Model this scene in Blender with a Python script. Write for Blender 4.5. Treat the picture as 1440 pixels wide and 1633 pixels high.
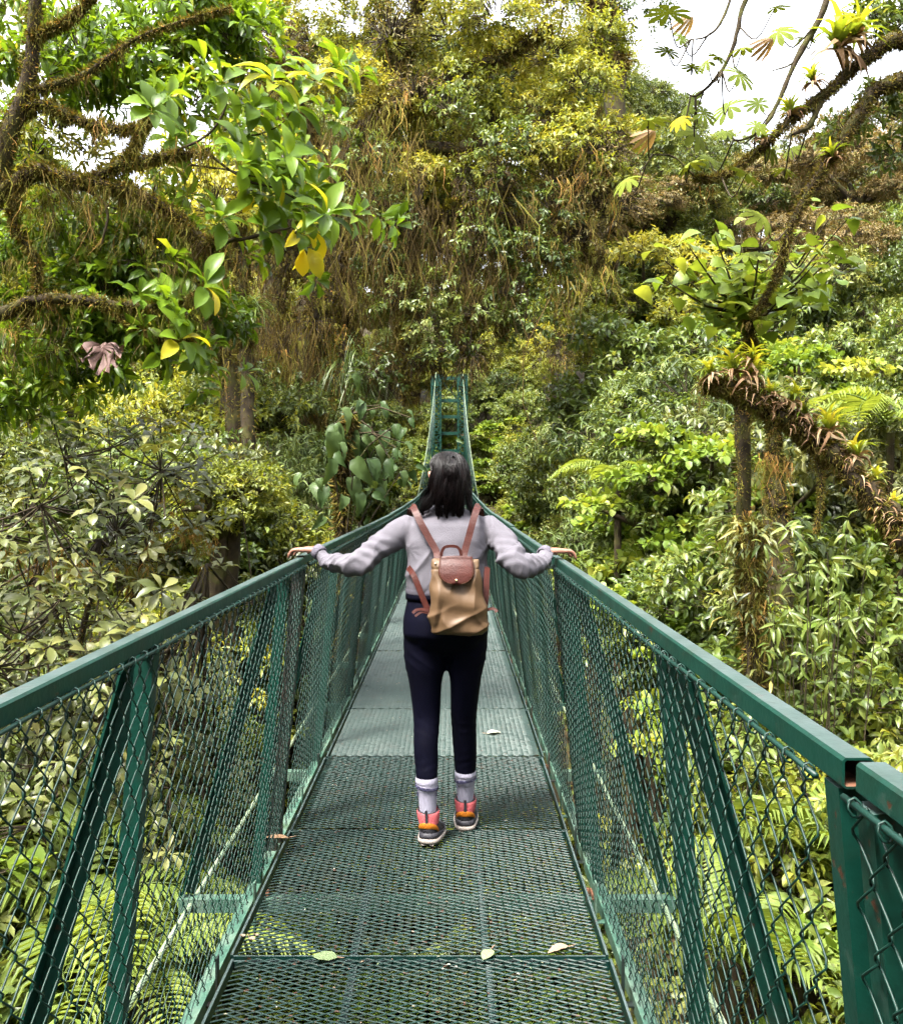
import bpy, math, random
import numpy as np
from mathutils import Vector, Matrix

for o in list(bpy.data.objects):
    bpy.data.objects.remove(o, do_unlink=True)
SC = bpy.context.scene
COL = SC.collection
R = math.radians

# ------------------------------------------------------------------ camera
CAMX, CAMZ, FPX = 0.10, 1.55, 1444.0
PITCH = math.atan((816.5 - 775.0) / FPX)
cam_d = bpy.data.cameras.new('camera')
cam_d.sensor_fit = 'HORIZONTAL'; cam_d.sensor_width = 36.0
cam_d.lens = 36.0 * FPX / 1440.0
cam_d.clip_start = 0.05; cam_d.clip_end = 2000.0
cam = bpy.data.objects.new('camera', cam_d)
cam.location = (CAMX, 0.0, CAMZ)
cam.rotation_euler = (R(90) - PITCH, 0, 0)
COL.objects.link(cam); SC.camera = cam

def P(px, py, Y):
    """world point on the sight line of photo pixel (px, py) at forward distance Y"""
    a, b = (px - 720.0) / FPX, -(py - 816.5) / FPX
    cp, sp = math.cos(PITCH), math.sin(PITCH)
    dy = cp + b * sp; dz = -sp + b * cp
    t = Y / dy
    return np.array((CAMX + a * t, Y, CAMZ + dz * t))

# ------------------------------------------------------------------ world, sun, exposure
SUN_EL, SUN_AZ = R(62), R(-140)          # azimuth measured from +Y towards +X
w = bpy.data.worlds.new('World'); SC.world = w; w.use_nodes = True
nt = w.node_tree
for n in list(nt.nodes): nt.nodes.remove(n)
sky = nt.nodes.new('ShaderNodeTexSky'); sky.sky_type = 'NISHITA'; sky.sun_disc = False
sky.sun_elevation = SUN_EL; sky.sun_rotation = SUN_AZ
sky.air_density = 1.0; sky.dust_density = 4.0; sky.ozone_density = 1.0
hs = nt.nodes.new('ShaderNodeHueSaturation'); hs.inputs['Saturation'].default_value = 0.18
bg = nt.nodes.new('ShaderNodeBackground'); bg.inputs['Strength'].default_value = 0.115
wo = nt.nodes.new('ShaderNodeOutputWorld')
nt.links.new(sky.outputs['Color'], hs.inputs['Color'])
nt.links.new(hs.outputs['Color'], bg.inputs['Color'])
nt.links.new(bg.outputs['Background'], wo.inputs['Surface'])
sd = bpy.data.lights.new('sun', 'SUN'); sd.energy = 1.5; sd.angle = R(11); sd.color = (1.0, 0.95, 0.86)
sun = bpy.data.objects.new('sun', sd)
sdir = Vector((math.sin(SUN_AZ) * math.cos(SUN_EL), math.cos(SUN_AZ) * math.cos(SUN_EL), math.sin(SUN_EL)))
sun.rotation_euler = sdir.to_track_quat('Z', 'Y').to_euler()
sun.location = (-10, 10, 40)
COL.objects.link(sun)
vs = SC.view_settings
SC.display_settings.display_device = 'sRGB'
vs.view_transform = 'Standard'; vs.look = 'None'; vs.gamma = 1.0; vs.use_curve_mapping = False
vs.exposure = 3.35
SC.render.engine = 'CYCLES'
cy = SC.cycles
cy.max_bounces = 4; cy.diffuse_bounces = 2; cy.glossy_bounces = 1; cy.transmission_bounces = 2; cy.transparent_max_bounces = 2
cy.use_denoising = True
try: cy.denoiser = 'OPENIMAGEDENOISE'
except Exception: pass
cy.use_adaptive_sampling = True; cy.adaptive_threshold = 0.03

# ------------------------------------------------------------------ mesh helpers
def nz(v):
    v = np.asarray(v, float)
    return v / np.maximum(np.linalg.norm(v, axis=-1, keepdims=True), 1e-9)

class MB:
    """collects geometry for ONE mesh object"""
    def __init__(s): s.v = []; s.t = []; s.f = []; s.n = 0
    def add(s, V, faces, tint=0.5, mi=0, smooth=True):
        V = np.asarray(V, float).reshape(-1, 3)
        s.v.append(V)
        s.t.append(np.broadcast_to(np.asarray(tint, float), (len(V),)))
        if isinstance(faces, list) and isinstance(faces[0], tuple): faces = np.array(faces)
        for F in (faces if isinstance(faces, list) else [faces]):
            F = np.asarray(F, np.int64)
            if F.size: s.f.append((F + s.n, mi, smooth))
        s.n += len(V)
    def mesh(s, name, mats):
        me = bpy.data.meshes.new(name)
        if not s.v: return me
        V = np.concatenate(s.v); T = np.concatenate(s.t)
        idx = np.concatenate([F.ravel() for F, _, _ in s.f])
        tot = np.concatenate([np.full(len(F), F.shape[1]) for F, _, _ in s.f])
        mi = np.concatenate([np.full(len(F), m) for F, m, _ in s.f])
        sm = np.concatenate([np.full(len(F), q) for F, _, q in s.f])
        start = np.concatenate(([0], np.cumsum(tot)[:-1]))
        me.vertices.add(len(V)); me.vertices.foreach_set('co', V.astype(np.float32).ravel())
        me.loops.add(len(idx)); me.loops.foreach_set('vertex_index', idx.astype(np.int32))
        me.polygons.add(len(tot))
        me.polygons.foreach_set('loop_start', start.astype(np.int32))
        me.polygons.foreach_set('loop_total', tot.astype(np.int32))
        me.polygons.foreach_set('material_index', mi.astype(np.int32))
        me.polygons.foreach_set('use_smooth', sm.astype(bool))
        at = me.attributes.new('tint', 'FLOAT', 'POINT'); at.data.foreach_set('value', T.astype(np.float32))
        for m in (mats if isinstance(mats, (list, tuple)) else [mats]): me.materials.append(m)
        me.update(calc_edges=True); me.validate()
        return me
    def build(s, name, mats, parent=None, kind=None):
        return link(name, s.mesh(name, mats), parent, kind)
    # shapes -----------------------------------------------------------
    def frame(s, C, ex, ey, ez, sx, sy, sz, **k):
        C = np.asarray(C, float)
        V = [C + ex * (sx * a / 2) + ey * (sy * b / 2) + ez * (sz * c / 2) for a in (-1, 1) for b in (-1, 1) for c in (-1, 1)]
        s.add(V, [np.array([(0,1,3,2),(4,6,7,5),(0,4,5,1),(2,3,7,6),(0,2,6,4),(1,5,7,3)])], smooth=False, **k)
    def box(s, c, size, **k):
        s.frame(c, np.array((1.,0,0)), np.array((0,1.,0)), np.array((0,0,1.)), *size, **k)
    def bar(s, p0, p1, w, h, up=(0, 0, 1), **k):
        p0 = np.asarray(p0, float); p1 = np.asarray(p1, float)
        L = np.linalg.norm(p1 - p0); e = (p1 - p0) / L
        sd_ = nz(np.cross(e, np.asarray(up, float))); u = np.cross(sd_, e)
        s.frame((p0 + p1) / 2, e, sd_, u, L, w, h, **k)
    def angle(s, p0, p1, w, t, up=(0, 0, 1), flip=1, **k):
        """an L section"""
        p0 = np.asarray(p0, float); p1 = np.asarray(p1, float)
        e = nz(p1 - p0); sd_ = nz(np.cross(e, np.asarray(up, float))) * flip; u = nz(np.cross(sd_, e)) * flip
        s.bar(p0 + u * 0, p1 + u * 0, w, t, up, **k)
        o = sd_ * (w / 2 - t / 2) - u * (w / 2 + t / 2 * 0.98)
        s.bar(p0 + o, p1 + o, t, w, up, **k)
    def tubes(s, PT, RD, sides=5, tint=0.5, cap=True, mi=0):
        PT = np.asarray(PT, float); RD = np.asarray(RD, float)
        if PT.ndim == 2: PT = PT[None]; RD = RD[None] if RD.ndim == 1 else RD
        N, M, _ = PT.shape
        RD = np.broadcast_to(RD, (N, M))
        T = nz(np.gradient(PT, axis=1))
        ov = nz(PT[:, -1] - PT[:, 0] + 1e-6)
        ref = np.zeros((N, 3)); ref[np.arange(N), np.argmin(np.abs(ov), axis=1)] = 1
        A = nz(np.cross(T, ref[:, None])); B = np.cross(T, A)
        an = np.arange(sides) * 2 * math.pi / sides
        V = PT[:, :, None] + RD[:, :, None, None] * (A[:, :, None] * np.cos(an)[None, None, :, None] + B[:, :, None] * np.sin(an)[None, None, :, None])
        base = (np.arange(N) * M * sides)[:, None, None]
        i = np.arange(M - 1)[None, :, None] * sides; j = np.arange(sides)[None, None, :]; j2 = (j + 1) % sides
        F = np.stack([base + i + j, base + i + j2, base + i + sides + j2, base + i + sides + j], -1).reshape(-1, 4)
        fs = [F]
        if cap and sides <= 8:
            c0 = (np.arange(N) * M * sides)[:, None] + np.arange(sides)[::-1][None]
            c1 = (np.arange(N) * M * sides)[:, None] + (M - 1) * sides + np.arange(sides)[None]
            fs += [c0, c1]
        tt = tint if np.isscalar(tint) else np.repeat(np.asarray(tint), M * sides)
        s.add(V.reshape(-1, 3), fs, tint=tt, mi=mi)
    def leaves(s, tpl, pos, d, n, L, W, tint=0.5, mi=0):
        TV, TF = tpl
        pos = np.asarray(pos, float); N = len(pos)
        if N == 0: return
        d = nz(d); n = np.asarray(n, float); n = nz(n - d * (n * d).sum(-1, keepdims=True)); sd_ = np.cross(n, d)
        L = np.broadcast_to(L, (N,)); W = np.broadcast_to(W, (N,))
        V = (pos[:, None] + d[:, None] * (TV[None, :, 0:1] * L[:, None, None]) + sd_[:, None] * (TV[None, :, 1:2] * W[:, None, None])
             + n[:, None] * (TV[None, :, 2:3] * L[:, None, None]))
        F = (np.arange(N) * len(TV))[:, None, None] + TF[None]
        tt = np.repeat(np.broadcast_to(np.asarray(tint, float), (N,)), len(TV))
        s.add(V.reshape(-1, 3), F.reshape(-1, TF.shape[1]), tint=tt, mi=mi)

def link(name, data, parent=None, kind=None):
    o = bpy.data.objects.new(name, data); COL.objects.link(o)
    if parent is not None: o.parent = parent
    if kind: o['kind'] = kind
    return o
def tag(o, label=None, cat=None, group=None, kind=None):
    if label: o['label'] = label
    if cat: o['category'] = cat
    if group: o['group'] = group
    if kind: o['kind'] = kind
    return o
def empty(name, loc=(0, 0, 0), rz=0.0, sc=1.0):
    o = bpy.data.objects.new(name, None); COL.objects.link(o)
    o.location = tuple(loc); o.rotation_euler = (0, 0, rz); o.scale = (sc, sc, sc) if np.isscalar(sc) else sc
    o.empty_display_size = 0.2
    return o

# leaf outlines: x along the blade, y across, z out of plane
def leaf8(x1=.30, w1=.42, x2=.68, w2=.40, curl=.14, fold=.08):
    V = np.array([(0,0,0),(x1,0,.03),(x2,0,.02),(1,0,-curl),(x1,w1,.03+fold),(x1,-w1,.03+fold),(x2,w2,.02+fold),(x2,-w2,.02+fold)], float)
    F = np.array([(0,1,4),(0,5,1),(1,2,6),(1,6,4),(1,5,7),(1,7,2),(2,3,6),(2,7,3)])
    return V, F
def leaf2(x=.45, w=.5, curl=.12, fold=.1):
    return np.array([(0,0,0),(x,w,fold),(1,0,-curl),(x,-w,fold)], float), np.array([(0,2,1),(0,3,2)])
def leafN(prof, seg=7, curl=.2, fold=.07, wave=0.0):
    """smooth blade with a midrib; prof(x) is the half width"""
    V = []; F = []
    for i in range(seg + 1):
        x = i / seg; z = .06 * math.sin(math.pi * x) - curl * x * x; h = prof(x)
        wv = wave * math.sin(x * 17)
        V += [(x, h, z + fold * h * 2 + wv * h), (x, 0, z), (x, -h, z + fold * h * 2 - wv * h)]
    for i in range(seg):
        a = i * 3
        F += [(a, a+1, a+4, a+3), (a+1, a+2, a+5, a+4)]
    return np.array(V), np.array(F)
pr_oval = lambda x: .5 * max(math.sin(math.pi * min(1, x ** .85)), 0) ** .8 + .01
pr_obov = lambda x: .5 * max(math.sin(math.pi * min(1, x ** 1.45)), 0) ** .75 + .012
pr_heart = lambda x: .5 * max(math.sin(math.pi * min(1, (x * .93 + .07) ** .62)), 0) ** .9
T_SMALL = leaf2(); T_OVAL = leaf8(); T_LANCE = leaf8(.28, .4, .6, .36, .25, .06); T_OBOV = leaf8(.4, .28, .75, .46, .15, .07)
T_ROUND = leaf8(.22, .48, .68, .46, .1, .06)
def strap(seg=4, curl=.5):
    V = []; F = []
    for i in range(seg + 1):
        x = i / seg; h = .5 * (1 - x ** 2.2) + .02; z = .25 * math.sin(x * 2.2) - curl * x ** 2
        V += [(x * (1 - .2 * x), h, z + .02), (x * (1 - .2 * x), -h, z + .02)]
    for i in range(seg):
        a = i * 2; F.append((a, a+1, a+3, a+2))
    return np.array(V), np.array(F)
T_STRAP = strap()

# ------------------------------------------------------------------ materials
def newmat(name):
    m = bpy.data.materials.new(name); m.use_nodes = True
    nt = m.node_tree
    for n in list(nt.nodes): nt.nodes.remove(n)
    return m, nt, nt.nodes.new('ShaderNodeOutputMaterial')
def ramp(nt, cols, fac=None):
    r = nt.nodes.new('ShaderNodeValToRGB'); e = r.color_ramp.elements
    while len(e) > 1: e.remove(e[-1])
    for i, (p, c) in enumerate(cols):
        q = e[0] if i == 0 else e.new(p)
        q.position = p; q.color = (*c, 1)
    if fac is not None: nt.links.new(fac, r.inputs['Fac'])
    return r
def mathn(nt, op, a, b=None, clamp=False):
    n = nt.nodes.new('ShaderNodeMath'); n.operation = op; n.use_clamp = clamp
    for i, q in enumerate((a, b)):
        if q is None: continue
        if isinstance(q, (int, float)): n.inputs[i].default_value = q
        else: nt.links.new(q, n.inputs[i])
    return n.outputs[0]
def noise(nt, scale, detail=4, rough=.55, obj=True):
    tc = nt.nodes.new('ShaderNodeTexCoord'); n = nt.nodes.new('ShaderNodeTexNoise')
    n.inputs['Scale'].default_value = scale; n.inputs['Detail'].default_value = detail; n.inputs['Roughness'].default_value = rough
    nt.links.new(tc.outputs['Object' if obj else 'Generated'], n.inputs['Vector'])
    return n.outputs['Fac']
def leafmat(name, cols, rough=.42, trans=.32, spec=.25, spread=.25, tboost=1.5, patch=0.0):
    """foliage: colour by the leaf's own tint, a little per plant, light shining through"""
    m, nt, out = newmat(name)
    at = nt.nodes.new('ShaderNodeAttribute'); at.attribute_name = 'tint'
    oi = nt.nodes.new('ShaderNodeObjectInfo')
    f = mathn(nt, 'ADD', at.outputs['Fac'], mathn(nt, 'MULTIPLY', mathn(nt, 'SUBTRACT', oi.outputs['Random'], .5), spread))
    if patch:
        f = mathn(nt, 'ADD', f, mathn(nt, 'MULTIPLY', mathn(nt, 'SUBTRACT', noise(nt, 1.1, 3), .5), patch))
    r = ramp(nt, cols, f)
    p = nt.nodes.new('ShaderNodeBsdfPrincipled'); p.inputs['Roughness'].default_value = rough; p.inputs['Specular IOR Level'].default_value = spec
    nt.links.new(r.outputs['Color'], p.inputs['Base Color'])
    tr = nt.nodes.new('ShaderNodeBsdfTranslucent')
    mx = nt.nodes.new('ShaderNodeMix'); mx.data_type = 'RGBA'; mx.blend_type = 'MULTIPLY'; mx.inputs['Factor'].default_value = 1
    nt.links.new(r.outputs['Color'], mx.inputs['A']); mx.inputs['B'].default_value = (tboost * 1.15, tboost, tboost * .45, 1)
    nt.links.new(mx.outputs['Result'], tr.inputs['Color'])
    ms = nt.nodes.new('ShaderNodeMixShader'); ms.inputs['Fac'].default_value = trans
    nt.links.new(p.outputs[0], ms.inputs[1]); nt.links.new(tr.outputs[0], ms.inputs[2]); nt.links.new(ms.outputs[0], out.inputs['Surface'])
    return m
def solid(name, cols, scale=8, rough=.6, spec=.3, bump=0.0, bscale=40, metal=0.0, sheen=0.0, rvar=0.0, detail=5):
    """noise-coloured surface with fine relief"""
    m, nt, out = newmat(name)
    p = nt.nodes.new('ShaderNodeBsdfPrincipled'); p.inputs['Roughness'].default_value = rough
    p.inputs['Specular IOR Level'].default_value = spec; p.inputs['Metallic'].default_value = metal
    if sheen:
        p.inputs['Sheen Weight'].default_value = sheen; p.inputs['Sheen Roughness'].default_value = .5
    nf = noise(nt, scale, detail)
    if len(cols) > 1:
        r = ramp(nt, cols, nf); nt.links.new(r.outputs['Color'], p.inputs['Base Color'])
    else: p.inputs['Base Color'].default_value = (*cols[0][1], 1)
    if rvar:
        nt.links.new(mathn(nt, 'ADD', mathn(nt, 'MULTIPLY', mathn(nt, 'SUBTRACT', noise(nt, scale * 2.3, 4), .5), rvar), rough), p.inputs['Roughness'])
    if bump:
        b = nt.nodes.new('ShaderNodeBump'); b.inputs['Strength'].default_value = bump; b.inputs['Distance'].default_value = .01
        nt.links.new(noise(nt, bscale, 6), b.inputs['Height']); nt.links.new(b.outputs[0], p.inputs['Normal'])
    nt.links.new(p.outputs[0], out.inputs['Surface'])
    return m

def painted(name, cols, rough=.4, spec=.3, chips=.66, dirt=.6, sky_sheen=(.060, .078, .078)):
    """old brushed paint: faded patches, grime, small chips down to rust"""
    m, nt, out = newmat(name)
    p = nt.nodes.new('ShaderNodeBsdfPrincipled'); p.inputs['Specular IOR Level'].default_value = spec
    base = ramp(nt, cols, noise(nt, 2.6, 6, .6))
    def mixc(a, colr, fac):
        mx = nt.nodes.new('ShaderNodeMix'); mx.data_type = 'RGBA'; nt.links.new(fac, mx.inputs['Factor']); nt.links.new(a, mx.inputs['A']); mx.inputs['B'].default_value = (*colr, 1)
        return mx.outputs['Result']
    gr = ramp(nt, [(.50, (0, 0, 0)), (.75, (dirt,) * 3)], noise(nt, 9, 6, .65)); c = mixc(base.outputs['Color'], (.010, .011, .006), gr.outputs['Color'])
    pl = ramp(nt, [(.60, (0, 0, 0)), (.72, (.55,) * 3)], noise(nt, 17, 5, .7)); c = mixc(c, (.030, .050, .040), pl.outputs['Color'])
    ch = ramp(nt, [(chips, (0, 0, 0)), (chips + .025, (1, 1, 1))], noise(nt, 31, 5, .6)); c = mixc(c, (.040, .016, .008), ch.outputs['Color'])
    # pale sky reflection on upward faces, put into the colour in noisy patches
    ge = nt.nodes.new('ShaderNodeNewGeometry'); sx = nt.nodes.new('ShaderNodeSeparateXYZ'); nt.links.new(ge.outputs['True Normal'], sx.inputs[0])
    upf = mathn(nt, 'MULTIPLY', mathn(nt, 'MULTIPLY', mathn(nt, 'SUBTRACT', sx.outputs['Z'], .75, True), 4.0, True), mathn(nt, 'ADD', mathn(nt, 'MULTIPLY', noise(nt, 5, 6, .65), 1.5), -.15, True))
    c = mixc(c, sky_sheen, upf)
    nt.links.new(c, p.inputs['Base Color'])
    rr = mathn(nt, 'ADD', mathn(nt, 'MULTIPLY', noise(nt, 12, 5), .3), rough - .12); nt.links.new(rr, p.inputs['Roughness'])
    b = nt.nodes.new('ShaderNodeBump'); b.inputs['Strength'].default_value = .18; b.inputs['Distance'].default_value = .006
    nt.links.new(mathn(nt, 'SUBTRACT', noise(nt, 60, 5), mathn(nt, 'MULTIPLY', ch.outputs['Color'], .6)), b.inputs['Height']); nt.links.new(b.outputs[0], p.inputs['Normal'])
    nt.links.new(p.outputs[0], out.inputs['Surface'])
    return m

M = {}
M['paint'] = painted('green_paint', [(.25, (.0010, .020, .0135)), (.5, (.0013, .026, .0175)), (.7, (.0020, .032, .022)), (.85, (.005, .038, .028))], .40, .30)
M['paint_worn'] = solid('weathered_green_paint', [(.25, (.012, .042, .030)), (.45, (.03, .075, .052)), (.58, (.065, .105, .078)), (.72, (.025, .05, .025)), (.8, (.05, .034, .018))], 7, .5, .4, .25, 50, rvar=.3)
M['paint_dark'] = solid('dark_stained_paint', [(.3, (.004, .014, .011)), (.5, (.009, .012, .010)), (.62, (.020, .012, .008)), (.75, (.034, .014, .008))], 5, .5, .4, .2, 60, rvar=.2)
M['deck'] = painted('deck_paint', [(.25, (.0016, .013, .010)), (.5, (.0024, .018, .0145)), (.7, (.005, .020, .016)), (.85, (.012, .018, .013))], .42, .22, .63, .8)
M['deck_pale'] = painted('pale_sheen_deck_paint', [(.25, (.009, .022, .018)), (.5, (.016, .032, .027)), (.7, (.026, .040, .034)), (.85, (.034, .036, .028))], .42, .3, .66, .5)  # far panels: glancing reflection put into a paler base colour
M['wire'] = solid('green_coated_wire', [(.3, (.002, .017, .012)), (.6, (.004, .026, .019)), (.75, (.012, .036, .027))], 6, .45, .28)
M['cable'] = solid('steel_cable', [(.3, (.10, .16, .10)), (.55, (.22, .27, .17)), (.72, (.12, .12, .06))], 9, .5, .5, .2, 80, metal=.3)
M['rust'] = solid('rusty_steel', [(.3, (.06, .03, .018)), (.6, (.13, .055, .03)), (.8, (.05, .05, .04))], 14, .75, .3, .4, 60)

# ================================================================== the bridge
def deckz(y): return 0.0 if y < 8 else 0.00106 * (y - 8) ** 2
def slope(y): return 0.0 if y < 8 else 2 * 0.00106 * (y - 8)
SEG0, SEGL, NSEG = -1.98, 3.02, 15
TOWER_Y = 42.6
bridge = empty('suspension_footbridge', (0, 0, 0))
tag(bridge, 'dark green steel suspension footbridge with chain link sides and mesh deck', 'bridge')

def frame_at(y0, y1):
    """matrix that takes local (x, along, up) to the bridge chord between y0 and y1"""
    a = np.array((0, y0, deckz(y0))); b = np.array((0, y1, deckz(y1)))
    ang = math.atan2(b[2] - a[2], y1 - y0)
    return Matrix.Translation(Vector(a)) @ Matrix.Rotation(ang, 4, 'X')

# --- expanded metal deck panels: raised diamond strands over a flat-bar frame
DW, DL = 1.25, 1.10
def deck_mesh():
    mb = MB(); lw, sw = 0.060, 0.0275
    nx = int(DW / lw); ny = int(DL / sw)
    xs0 = -nx * lw / 2
    P0 = []; P1 = []
    for j in range(ny * 2):
        off = 0 if j % 2 == 0 else lw / 2
        y = .012 + j * sw / 2 * (DL - .024) / (ny * sw)
        y2 = y + sw / 2 * (DL - .024) / (ny * sw)
        for i in range(nx):
            x = xs0 + i * lw + off
            P0.append((x, y)); P1.append((x + lw / 2, y2))
            P0.append((x, y)); P1.append((x - lw / 2, y2))
    P0 = np.array(P0); P1 = np.array(P1)
    ok = (np.abs(P0[:, 0]) <= DW / 2) & (np.abs(P1[:, 0]) <= DW / 2); P0 = P0[ok]; P1 = P1[ok]
    N = len(P0)
    # strand: tilted ribbon with thickness; nodes sit low, the strand stands on edge
    e = nz(np.c_[P1 - P0, np.zeros(N)]); e3 = np.c_[P0, np.zeros(N)]; f3 = np.c_[P1, np.zeros(N)]
    sd_ = np.c_[-e[:, 1], e[:, 0], np.zeros(N)]; sd_ *= np.where(sd_[:, 1:2] < 0, -1, 1)
    up = np.array((0, 0, 1.0))
    wv = nz(sd_ * .75 + up * .66); tv = nz(np.cross(e, wv)); w_, t_ = .0095, .0034
    V = np.stack([e3 - wv * w_/2 - tv * t_/2, e3 + wv * w_/2 - tv * t_/2, e3 + wv * w_/2 + tv * t_/2, e3 - wv * w_/2 + tv * t_/2,
                  f3 - wv * w_/2 - tv * t_/2, f3 + wv * w_/2 - tv * t_/2, f3 + wv * w_/2 + tv * t_/2, f3 - wv * w_/2 + tv * t_/2], 1)
    rs = np.random.RandomState(5)
    V = V + rs.normal(0, .0006, (N, 1, 3))
    Fq = np.array([(0,4,5,1),(1,5,6,2),(2,6,7,3),(3,7,4,0)])
    F = (np.arange(N) * 8)[:, None, None] + Fq[None]
    mb.add(V.reshape(-1, 3), F.reshape(-1, 4), smooth=False)
    return mb.mesh('deck_panel', M['deck'])
def deck_frame_mesh():
    mb = MB()
    for x in (-DW/2 + .004, DW/2 - .004): mb.box((x, DL/2, -.020), (.008, DL - .012, .036))
    for y in (.010, DL - .010): mb.box((0, y, -.022), (DW - .018, .008, .030))
    for x in (-.22, .22): mb.box((x, DL/2, -.030), (.022, DL - .03, .028))
    return mb.mesh('deck_frame', M['deck'])
dm, dfm = deck_mesh(), deck_frame_mesh()
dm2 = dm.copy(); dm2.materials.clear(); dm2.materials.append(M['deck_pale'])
rnd = random.Random(3)
k = 0; y = -0.37
while y + DL < TOWER_Y - .3:
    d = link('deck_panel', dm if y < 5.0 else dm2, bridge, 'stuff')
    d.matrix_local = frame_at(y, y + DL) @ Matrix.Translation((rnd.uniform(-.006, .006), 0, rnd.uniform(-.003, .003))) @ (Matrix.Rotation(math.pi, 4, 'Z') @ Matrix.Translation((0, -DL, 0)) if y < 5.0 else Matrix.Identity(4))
    fr = link('deck_frame', dfm, d)
    y += DL + .004; k += 1

# --- railing: leaning frames, hollow top tube, posts, chain link
XT, ZT = 0.580, 1.215      # tube centre at the top
XB, ZB = 0.705, -0.085     # lower chord
RT = 0.037
def rail_mesh():
    """hollow square tube along +Y of length SEGL-gap, open ends"""
    mb = MB(); L = SEGL - .028; h = RT / 2; t = .003; b = .004
    def ring(r, y, bev):
        pts = []
        for sx, sz in ((1, 1), (-1, 1), (-1, -1), (1, -1)):
            c = [(sx * r, sz * (r - bev)), (sx * (r - bev), sz * r)]
            pts += c if sx * sz > 0 else c[::-1]
        return [(x, y, z) for x, z in pts]
    V = ring(h, 0, b) + ring(h, L, b) + ring(h - t, 0, b / 2) + ring(h - t, L, b / 2)
    F = []; G = []
    for i in range(8):
        j = (i + 1) % 8
        F.append((i, j, 8 + j, 8 + i)); G.append((16 + j, 16 + i, 24 + i, 24 + j))
        F.append((j, i, 16 + i, 16 + j)); F.append((8 + i, 8 + j, 24 + j, 24 + i))
    mb.add(V, F, mi=0, smooth=False); mb.f.append((np.array(G), 1, False))
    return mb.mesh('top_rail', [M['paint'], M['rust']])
def chain_mesh():
    """flattened-coil wires, hooked into their neighbours; local x along the bridge, z up the panel"""
    mb = MB(); p, hp = .0368, .0425; A = p / 2 + .0045; L = SEGL - .10; H = math.hypot(XB - XT, ZT - ZB) - .05
    nw = int(L / p); nh = int(H / hp); sub = 5
    ph = (np.arange(nh * sub + 1)) / sub
    rs = np.random.RandomState(9)
    PT = []
    for i in range(nw):
        q = ph + (i % 2)
        tri = 2 / math.pi * np.arcsin(np.sin(math.pi * (q - .5)) * .97)
        dep = np.tanh(3.0 * np.cos(math.pi * (q - .5))) * .0036
        u = .05 + (i + .5) * p + A * tri / .87 + rs.normal(0, .0006)
        v = H - ph * hp + rs.normal(0, .001)
        # slack belly and the odd dent
        sag = .010 * np.sin(math.pi * ph / ph.max()) * (1 + .6 * math.sin(i * .21))
        PT.append(np.stack([u, dep + sag, v], -1))
    mb.tubes(np.array(PT), np.full((nw, len(ph)), .00185), 4, cap=False)
    return mb.mesh('chain_link_panel', M['wire']), H
def tie_mesh(H):
    mb = MB()
    n = 40; xs = np.linspace(.03, SEGL - .05, n)
    mb.tubes(np.stack([xs, .004 + .001 * np.sin(xs * 9), H - .004 + .003 * np.sin(xs * 5)], -1), np.full(n, .0042), 6)
    m2 = 42
    th = np.linspace(0, 2 * math.pi * 1.15, 9)
    PT = [np.stack([x + .004 * np.sin(th), .005 + .008 * np.cos(th), H - .004 + .010 * np.sin(th)], -1) for x in np.linspace(.05, SEGL - .08, m2)]
    mb.tubes(np.array(PT), np.full((m2, 9), .0018), 4)
    return mb.mesh('tension_rod', M['wire'])
rm = rail_mesh(); cm, CH = chain_mesh(); tm = tie_mesh(CH)
lean = math.atan2(XB - XT, ZT - ZB)
def post_mesh(w, two=False):
    mb = MB(); h = ZT - RT / 2 - ZB
    mb.box((0, 0, h / 2), (w, w, h))
    return mb.mesh('post', M['paint']), h
pm, PH = post_mesh(.041)
pmd = pm.copy(); pmd.materials.clear(); pmd.materials.append(M['paint_dark'])
pmt = None
def lean_mat(y, side, extra=(0, 0)):
    """local frame of the leaning side panel at bridge distance y: z runs up the panel"""
    return Matrix.Translation((side * XB, y, deckz(y) + ZB)) @ Matrix.Rotation(slope(y), 4, 'X') @ Matrix.Rotation(-side * lean, 4, 'Y')
for s in (-1, 1):
    for i in range(NSEG):
        y0 = SEG0 + i * SEGL; y1 = y0 + SEGL
        if y1 > TOWER_Y: break
        F = frame_at(y0, y1)
        jog = rnd.uniform(-.004, .004)
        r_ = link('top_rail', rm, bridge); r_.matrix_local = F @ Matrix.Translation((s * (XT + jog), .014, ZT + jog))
        for yy, me in ((y0 + .052, pmd if (i % 2 == 0) else pm), (y1 - .036, pm if s > 0 else pmd)):
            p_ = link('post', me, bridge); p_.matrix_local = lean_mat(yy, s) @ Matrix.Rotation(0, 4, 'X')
        c_ = link('chain_link_panel', cm, bridge, 'stuff')
        base = F @ Matrix.Translation((s * (XB - .030), .04, ZB + .03)) @ Matrix.Rotation(-s * lean, 4, 'Y')
        turn = Matrix(((0, -s, 0, 0), (1, 0, 0, 0), (0, 0, 1, 0), (0, 0, 0, 1)))
        c_.matrix_local = base @ turn
        t_ = link('tension_rod', tm, c_)
        lc = MB(); lc.angle((s * XB, 0, ZB), (s * XB, SEGL - .01, ZB), .046, .005, flip=-s)
        l_ = lc.build('lower_chord', M['paint_worn'], bridge); l_.matrix_local = F
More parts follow.
